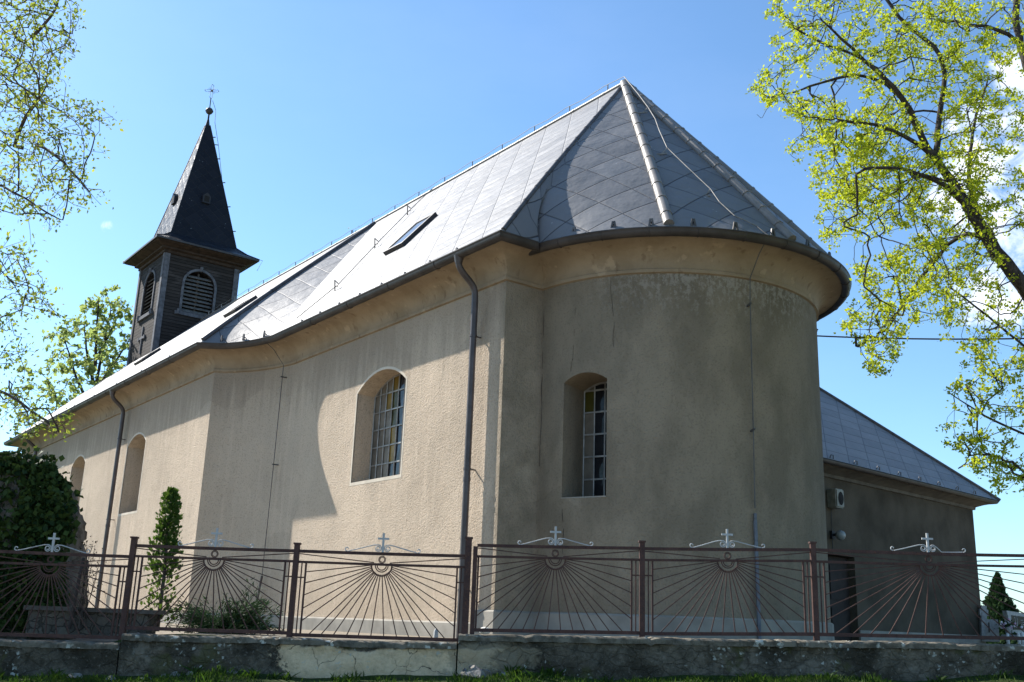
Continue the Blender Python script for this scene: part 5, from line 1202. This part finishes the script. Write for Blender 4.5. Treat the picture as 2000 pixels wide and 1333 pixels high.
# low stone wall with slab beside it
lw0, lw1 = at(148, 1186, 15.6), at(300, 1192, 15.6)
lwl = empty('low_stone_wall', ((lw0[0]+lw1[0])/2, 15.7, GZ), 'low stone bed wall with dark capping slab next to the ivy rock', 'wall')
def rubble(name, c0, c1, mort, scale):
    m, t, b = new_mat(name); oc = t.node('ShaderNodeTexCoord').outputs['Object']
    v = t.node('ShaderNodeTexVoronoi', feature='DISTANCE_TO_EDGE'); wv_ = t.mix(0.12, oc, t.noise(oc, 4.0, 3.0, out=1)); t.put(v.inputs['Vector'], wv_); v.inputs['Scale'].default_value = scale
    v2 = t.node('ShaderNodeTexVoronoi', feature='F1'); t.put(v2.inputs['Vector'], wv_); v2.inputs['Scale'].default_value = scale
    sc = t.node('ShaderNodeSeparateColor'); t.l.new(v2.outputs['Color'], sc.inputs[0]); c = t.mix(sc.outputs[0], c0, c1); n = t.noise(oc, 18.0, 5.0, 0.7)
    c = t.mix(t.math('MULTIPLY', t.smooth(n, 0.5, 0.7), 0.4), c, tuple(k*0.5 for k in c0)); e_ = t.smooth(v.outputs[0], 0.06, 0.02); c = t.mix(e_, c, mort)
    setp(b, t, col=c, rough=0.95, spec=0.1, nrm=t.bump(t.math('SUBTRACT', n, t.math('MULTIPLY', e_, 1.2)), 0.8, 0.03)); return m
b = MB(); b.box(((lw0[0]+lw1[0])/2-0.35, 15.75, (lw0[2]-0.06+GZ)/2-0.05), ((lw1[0]-lw0[0])/2+0.3, 0.22, (lw0[2]-0.06-GZ)/2+0.05)); b.build('wall_face', rubble('dark_rubble_stone', (0.085, 0.075, 0.062), (0.16, 0.14, 0.115), (0.07, 0.062, 0.052), 9.0), lwl)
b = MB(); b.bar((lw0[0]-0.7, 15.74, lw0[2]-0.03), (lw1[0]+0.05, 15.74, lw1[2]-0.03), 0.28, 0.03); b.build('slab', simple('dark_slab', (0.11, 0.095, 0.08), 0.9, 0, 0.3, 4, 0.4), lwl)
# bare rose bush tied to a stake
rb = at(150, 1240, 15.4); rb = np.array((rb[0], 15.4, GZ)); rose = empty('rose_bush', tuple(rb), 'nearly bare thorny bush tied to a leaning stake beside the ivy rock', 'shrub')
b = MB(); p1 = at(163, 1090, 15.4); b.tube([rb+np.array((-0.12, 0, 0)), p1], 0.026, 7); b.build('stake', simple('dark_stake_wood', (0.055, 0.04, 0.034), 0.8), rose)
b = MB(); C = []
for k in range(9):
    tx, ty = [(172, 1065), (185, 1070), (160, 1062), (195, 1085), (178, 1090), (168, 1058), (190, 1110), (155, 1075), (182, 1060)][k]
    e_ = at(tx, ty, 15.4+rng.normal()*0.1); s_ = rb+np.array((rng.normal()*0.05, rng.normal()*0.05, 0)); mid = s_*0.5+e_*0.5+np.array((0.08*rng.normal(), 0.05, 0.0)); P = [s_*(1-t)**2+2*mid*t*(1-t)+e_*t*t for t in np.linspace(0, 1, 9)]
    b.tube(P, np.linspace(0.008, 0.003, 9), 4)
    for j in (3, 5, 6, 7): q = P[j]+rng.normal(size=3)*0.09; b.tube([P[j], q], [0.004, 0.002], 3); C += list(q+rng.normal(size=(2, 3))*0.02)
    C += list(e_+rng.normal(size=(5, 3))*0.035)
b.build('stems', BARKL, rose); V, F = leaf_cloud(np.array(C), 0.035); mesh('leaves', V, F, leafmat('dark_rose_leaf', (0.03, 0.025, 0.012), (0.06, 0.045, 0.02), 0.2), rose)
# little white things behind the fence
pg = at(851, 1247, 15.3); b = MB(); b.tube([(pg[0], 15.3, GZ), (pg[0], 15.3, pg[2]+0.10), (pg[0], 15.3, pg[2]+0.135)], [0.035, 0.034, 0.012], 10); b.build('white_peg', WHITE, label='short white rounded peg standing in front of the lit choir wall', cat='peg', loc=(pg[0], 15.3, GZ), smooth=50)
ws = at(947, 1230, 15.1); b = MB(); b.ball((ws[0], 15.1, ws[2]-0.02), 0.075, 12, 8, sc=(1.1, 1, 0.75)); b.tube([(ws[0], 15.1, GZ), (ws[0], 15.1, ws[2]-0.02)], 0.055, 10); b.build('white_stone', simple('white_stone', (0.66, 0.64, 0.58), 0.9, 0, 0.2, 20, 0.6), label='white stone knob beside the thick fence post at church corner', cat='stone', loc=(ws[0], 15.1, GZ), smooth=50)

# cemetery at the right
YG = 31.0
thuja('conifer', 'pointed dark conifer in the graveyard behind the right end of the fence', 1948, 1250, 1948, 1122, 46.0, 1.35, 5200, LEAF_JUN, 'tree', 0.1, 0.20, True)
GRAN = simple('grey_granite', (0.33, 0.32, 0.31), 0.5, 0, 0.2, 12, 0.2); BLK = simple('polished_black_granite', (0.015, 0.015, 0.017), 0.15); PALEST = simple('pale_terrazzo', (0.50, 0.48, 0.44), 0.7, 0, 0.15, 20, 0.2)
def gp_(x, y): return at(x, y, YG)
gs = empty('gravestone', (gp_(1990, 1245)[0], YG, GZ), 'pale gravestone with black inscribed plate at the right edge', 'gravestone')
P = [gp_(x, y) for x, y in ((1962, 1193), (2052, 1207), (2052, 1240), (1973, 1236))]; pts3 = [q-np.array((0, 0.12, 0)) for q in P]+[q+np.array((0, 0.16, 0)) for q in P]
V, F = prism(P, pts3[:4], pts3[4:]); mesh('stone', V, F, PALEST, gs)
P = [gp_(x, y)-np.array((0, 0.135, 0)) for x, y in ((1971, 1202), (2046, 1212), (2046, 1234), (1975, 1230))]; V, F = prism(P, P, [q+np.array((0, 0.03, 0)) for q in P]); mesh('plate', V, F, BLK, gs)
b = MB()
for k, (x0, x1, y) in enumerate(((1989, 2008, 1212), (1991, 2012, 1216.5), (1990, 2006, 1221), (1992, 2010, 1225))):
    x = x0
    while x < x1: q0, q1 = gp_(x, y+random.uniform(-.8, .8)), gp_(x+random.uniform(1.2, 2.6), y+random.uniform(-.8, .8)); b.bar(q0-np.array((0, 0.14, 0)), q1-np.array((0, 0.14, 0)), 0.004, 0.009); x += 3
b.tube([gp_(x, y)-np.array((0, 0.14, 0)) for x, y in ((1977, 1228), (1979, 1215), (1977, 1206), (1981, 1204), (1983, 1215), (1981, 1226))], 0.008, 4)
b.build('inscription', PALEST, gs)
P = [gp_(x, y) for x, y in ((1966, 1240), (2060, 1244), (2060, 1250), (1960, 1250))]; V, F = prism(P, [q-np.array((0, 0.9, 0)) for q in P], [q+np.array((0, 0.3, 0)) for q in P]); mesh('base_slab', V, F, PALEST, gs)
g2 = empty('grave_cross', (gp_(1940, 1245)[0], YG+0.6, GZ), 'grey stone cross on a stepped block between annex corner and gravestone', 'gravestone')
b = MB(); yy = np.array((0, 0.6, 0)); b.bar(gp_(1938, 1250)+yy, gp_(1937, 1183)+yy, 0.10, 0.08); b.bar(gp_(1929, 1196)+yy, gp_(1946, 1197)+yy, 0.09, 0.09); b.build('cross', GRAN, g2)
b = MB(); b.box(gp_(1950, 1232)+yy*1.2, (0.26, 0.2, 0.32)); b.build('block', GRAN, g2)
b = MB(); b.bar(gp_(1944, 1216)+yy*0.75-np.array((0, .03, 0)), gp_(1945, 1236)+yy*0.75-np.array((0, .03, 0)), 0.02, 0.014); b.build('plate', BLK, g2)
fl = empty('flower_bouquet', tuple(gp_(1957, 1228)-np.array((0, .3, 0))), 'pink and white flower bouquet on the grave near the black plate', 'flowers')
c0 = gp_(1957, 1222)-np.array((0, .35, 0)); b = MB()
for k in range(22): q = c0+rng.normal(size=3)*np.array((0.14, 0.06, 0.075)); b.ball(q, 0.036, 6, 4, mi=k % 2)
b.build('blossoms', [simple('pink_petals', (0.62, 0.36, 0.50), 0.7), simple('white_petals', (0.72, 0.66, 0.70), 0.7)], fl)
C = c0+rng.normal(size=(60, 3))*np.array((0.13, 0.06, 0.08))-np.array((0, 0, 0.05)); V, F = leaf_cloud(C, 0.10); mesh('stems', V, F, LEAF_JUN, fl)
b = MB(); b.tube([c0-np.array((0, 0, 0.40)), c0-np.array((0, 0, 0.05))], [0.06, 0.09], 10); b.build('vase', GRAN, fl)
for k, (x, y, col) in enumerate(((1936, 1243, (0.6, 0.58, 0.55)), (1957, 1242, (0.66, 0.64, 0.6)), (1964, 1241, (0.6, 0.6, 0.58)), (1994, 1241, (0.35, 0.05, 0.05)))):
    q = gp_(x, y)-np.array((0, 1.0, 0)); b = MB(); b.tube([(q[0], q[1], GZ+0.05), (q[0], q[1], q[2]), (q[0], q[1], q[2]+0.06), (q[0], q[1], q[2]+0.09)], [0.045, 0.05, 0.045, 0.02], 10)
    b.build('grave_lantern', simple('lantern_glass', col, 0.4), label=['small white grave lantern at the foot of the grey cross', 'white grave lantern under the flowers, left one', 'white grave lantern under the flowers, right one', 'red grave lantern on the pale slab'][k], cat='lantern', group='grave lanterns', loc=(q[0], q[1], GZ+0.05), smooth=50)

# ------------------------------------------------------------------ grass strip and rubble at the wall foot
n = 52000
X = rng.uniform(-8.5, 9.0, n); Yb = 14.33-np.abs(rng.normal(size=n))*0.75; keep = Yb > 11.6; X, Yb = X[keep], Yb[keep]
dens = 0.45+0.6*np.sin(X*1.1+1.0)*np.sin(X*0.37+Yb*2)+0.4*np.sin(X*3.7+Yb*5)*np.sin(X*7.1); k2 = rng.random(len(X)) < np.clip(0.12+0.7*dens, 0.04, 1); X, Yb = X[k2], Yb[k2]
near = np.clip((14.33-Yb)/0.25, 0.35, 1)
h = (0.030+0.10*rng.random(len(X))**2.2)*near*(0.7+0.6*np.clip(np.sin(X*2.3)*np.sin(X*5.9+1), 0, 1)); V = []; 
for x, y, hh in zip(X, Yb, h):
    z = gz(x, y)-0.01; a = rng.random()*6.28; wx, wy = math.cos(a)*0.006, math.sin(a)*0.006; lx, ly = rng.normal()*0.4*hh, rng.normal()*0.4*hh
    V += [(x-wx, y-wy, z), (x+wx, y+wy, z), (x+lx*.4+wx*.7, y+ly*.4+wy*.7, z+hh*.6), (x+lx, y+ly, z+hh)]
for k in range(34):
    x, y = rng.uniform(-7.5, 8.0), 14.30-abs(rng.normal())*0.18
    for _ in range(16):
        hh = 0.05+0.10*rng.random(); z = gz(x, y)-0.01; a = rng.random()*6.28; wx, wy = math.cos(a)*0.010, math.sin(a)*0.010; lx, ly = rng.normal()*0.5*hh, -abs(rng.normal()*0.4*hh); dx, dy = rng.normal()*0.04, rng.normal()*0.03
        V += [(x+dx-wx, y+dy-wy, z), (x+dx+wx, y+dy+wy, z), (x+dx+lx*.5+wx*1.4, y+dy+ly*.5+wy*1.4, z+hh*.6), (x+dx+lx, y+dy+ly, z+hh*.9)]
F = [(4*i, 4*i+1, 4*i+2, 4*i+3) for i in range(len(V)//4)]
mesh('grass', V, F, GRASSB, kind='stuff', label='short green grass along the foot of the wall')
STONE = simple('pale_rubble_stone', (0.20, 0.185, 0.165), 0.95, 0, 0.35, 14, 0.8, 40, 0.1)
def rubble_stone(px, py, sx, sz, label):
    p = at(px, py, 14.16); x, y = p[0], 14.16-0.06*random.random(); z = gz(x, y); b = MB(); b.ball((x, y, z+sz*0.35), 1.0, 9, 6, sc=(sx, sx*0.7, sz))
    o = b.build('rubble_stone', STONE, label=label, cat='stone', group='stones at the foot of the wall', loc=(x, y, z))
    for v in o.data.vertices: v.co += Vector(rng.normal(size=3)*sx*0.16)
L_ = [(150, 1308, .10, .04, 'flat pale stone in the grass below the low left wall'), (222, 1306, .06, .04, 'small stone just left of the step in the wall foot'), (290, 1309, .08, .035, 'flat grey stone below the step of the wall'), (322, 1305, .05, .04, 'small pale stone at dark mossy wall foot, leftmost of a trio'), (345, 1310, .06, .04, 'middle pale stone of a trio at the mossy wall foot'), (372, 1307, .05, .035, 'rightmost pale stone of a trio at mossy wall foot'),
      (455, 1311, .07, .03, 'flat stone left of the cream render patch'), (930, 1303, .22, .075, 'largest pale stone jutting from the wall below the thick post'), (985, 1314, .06, .035, 'small stone right of the largest stone')]
for a in L_: rubble_stone(*a)
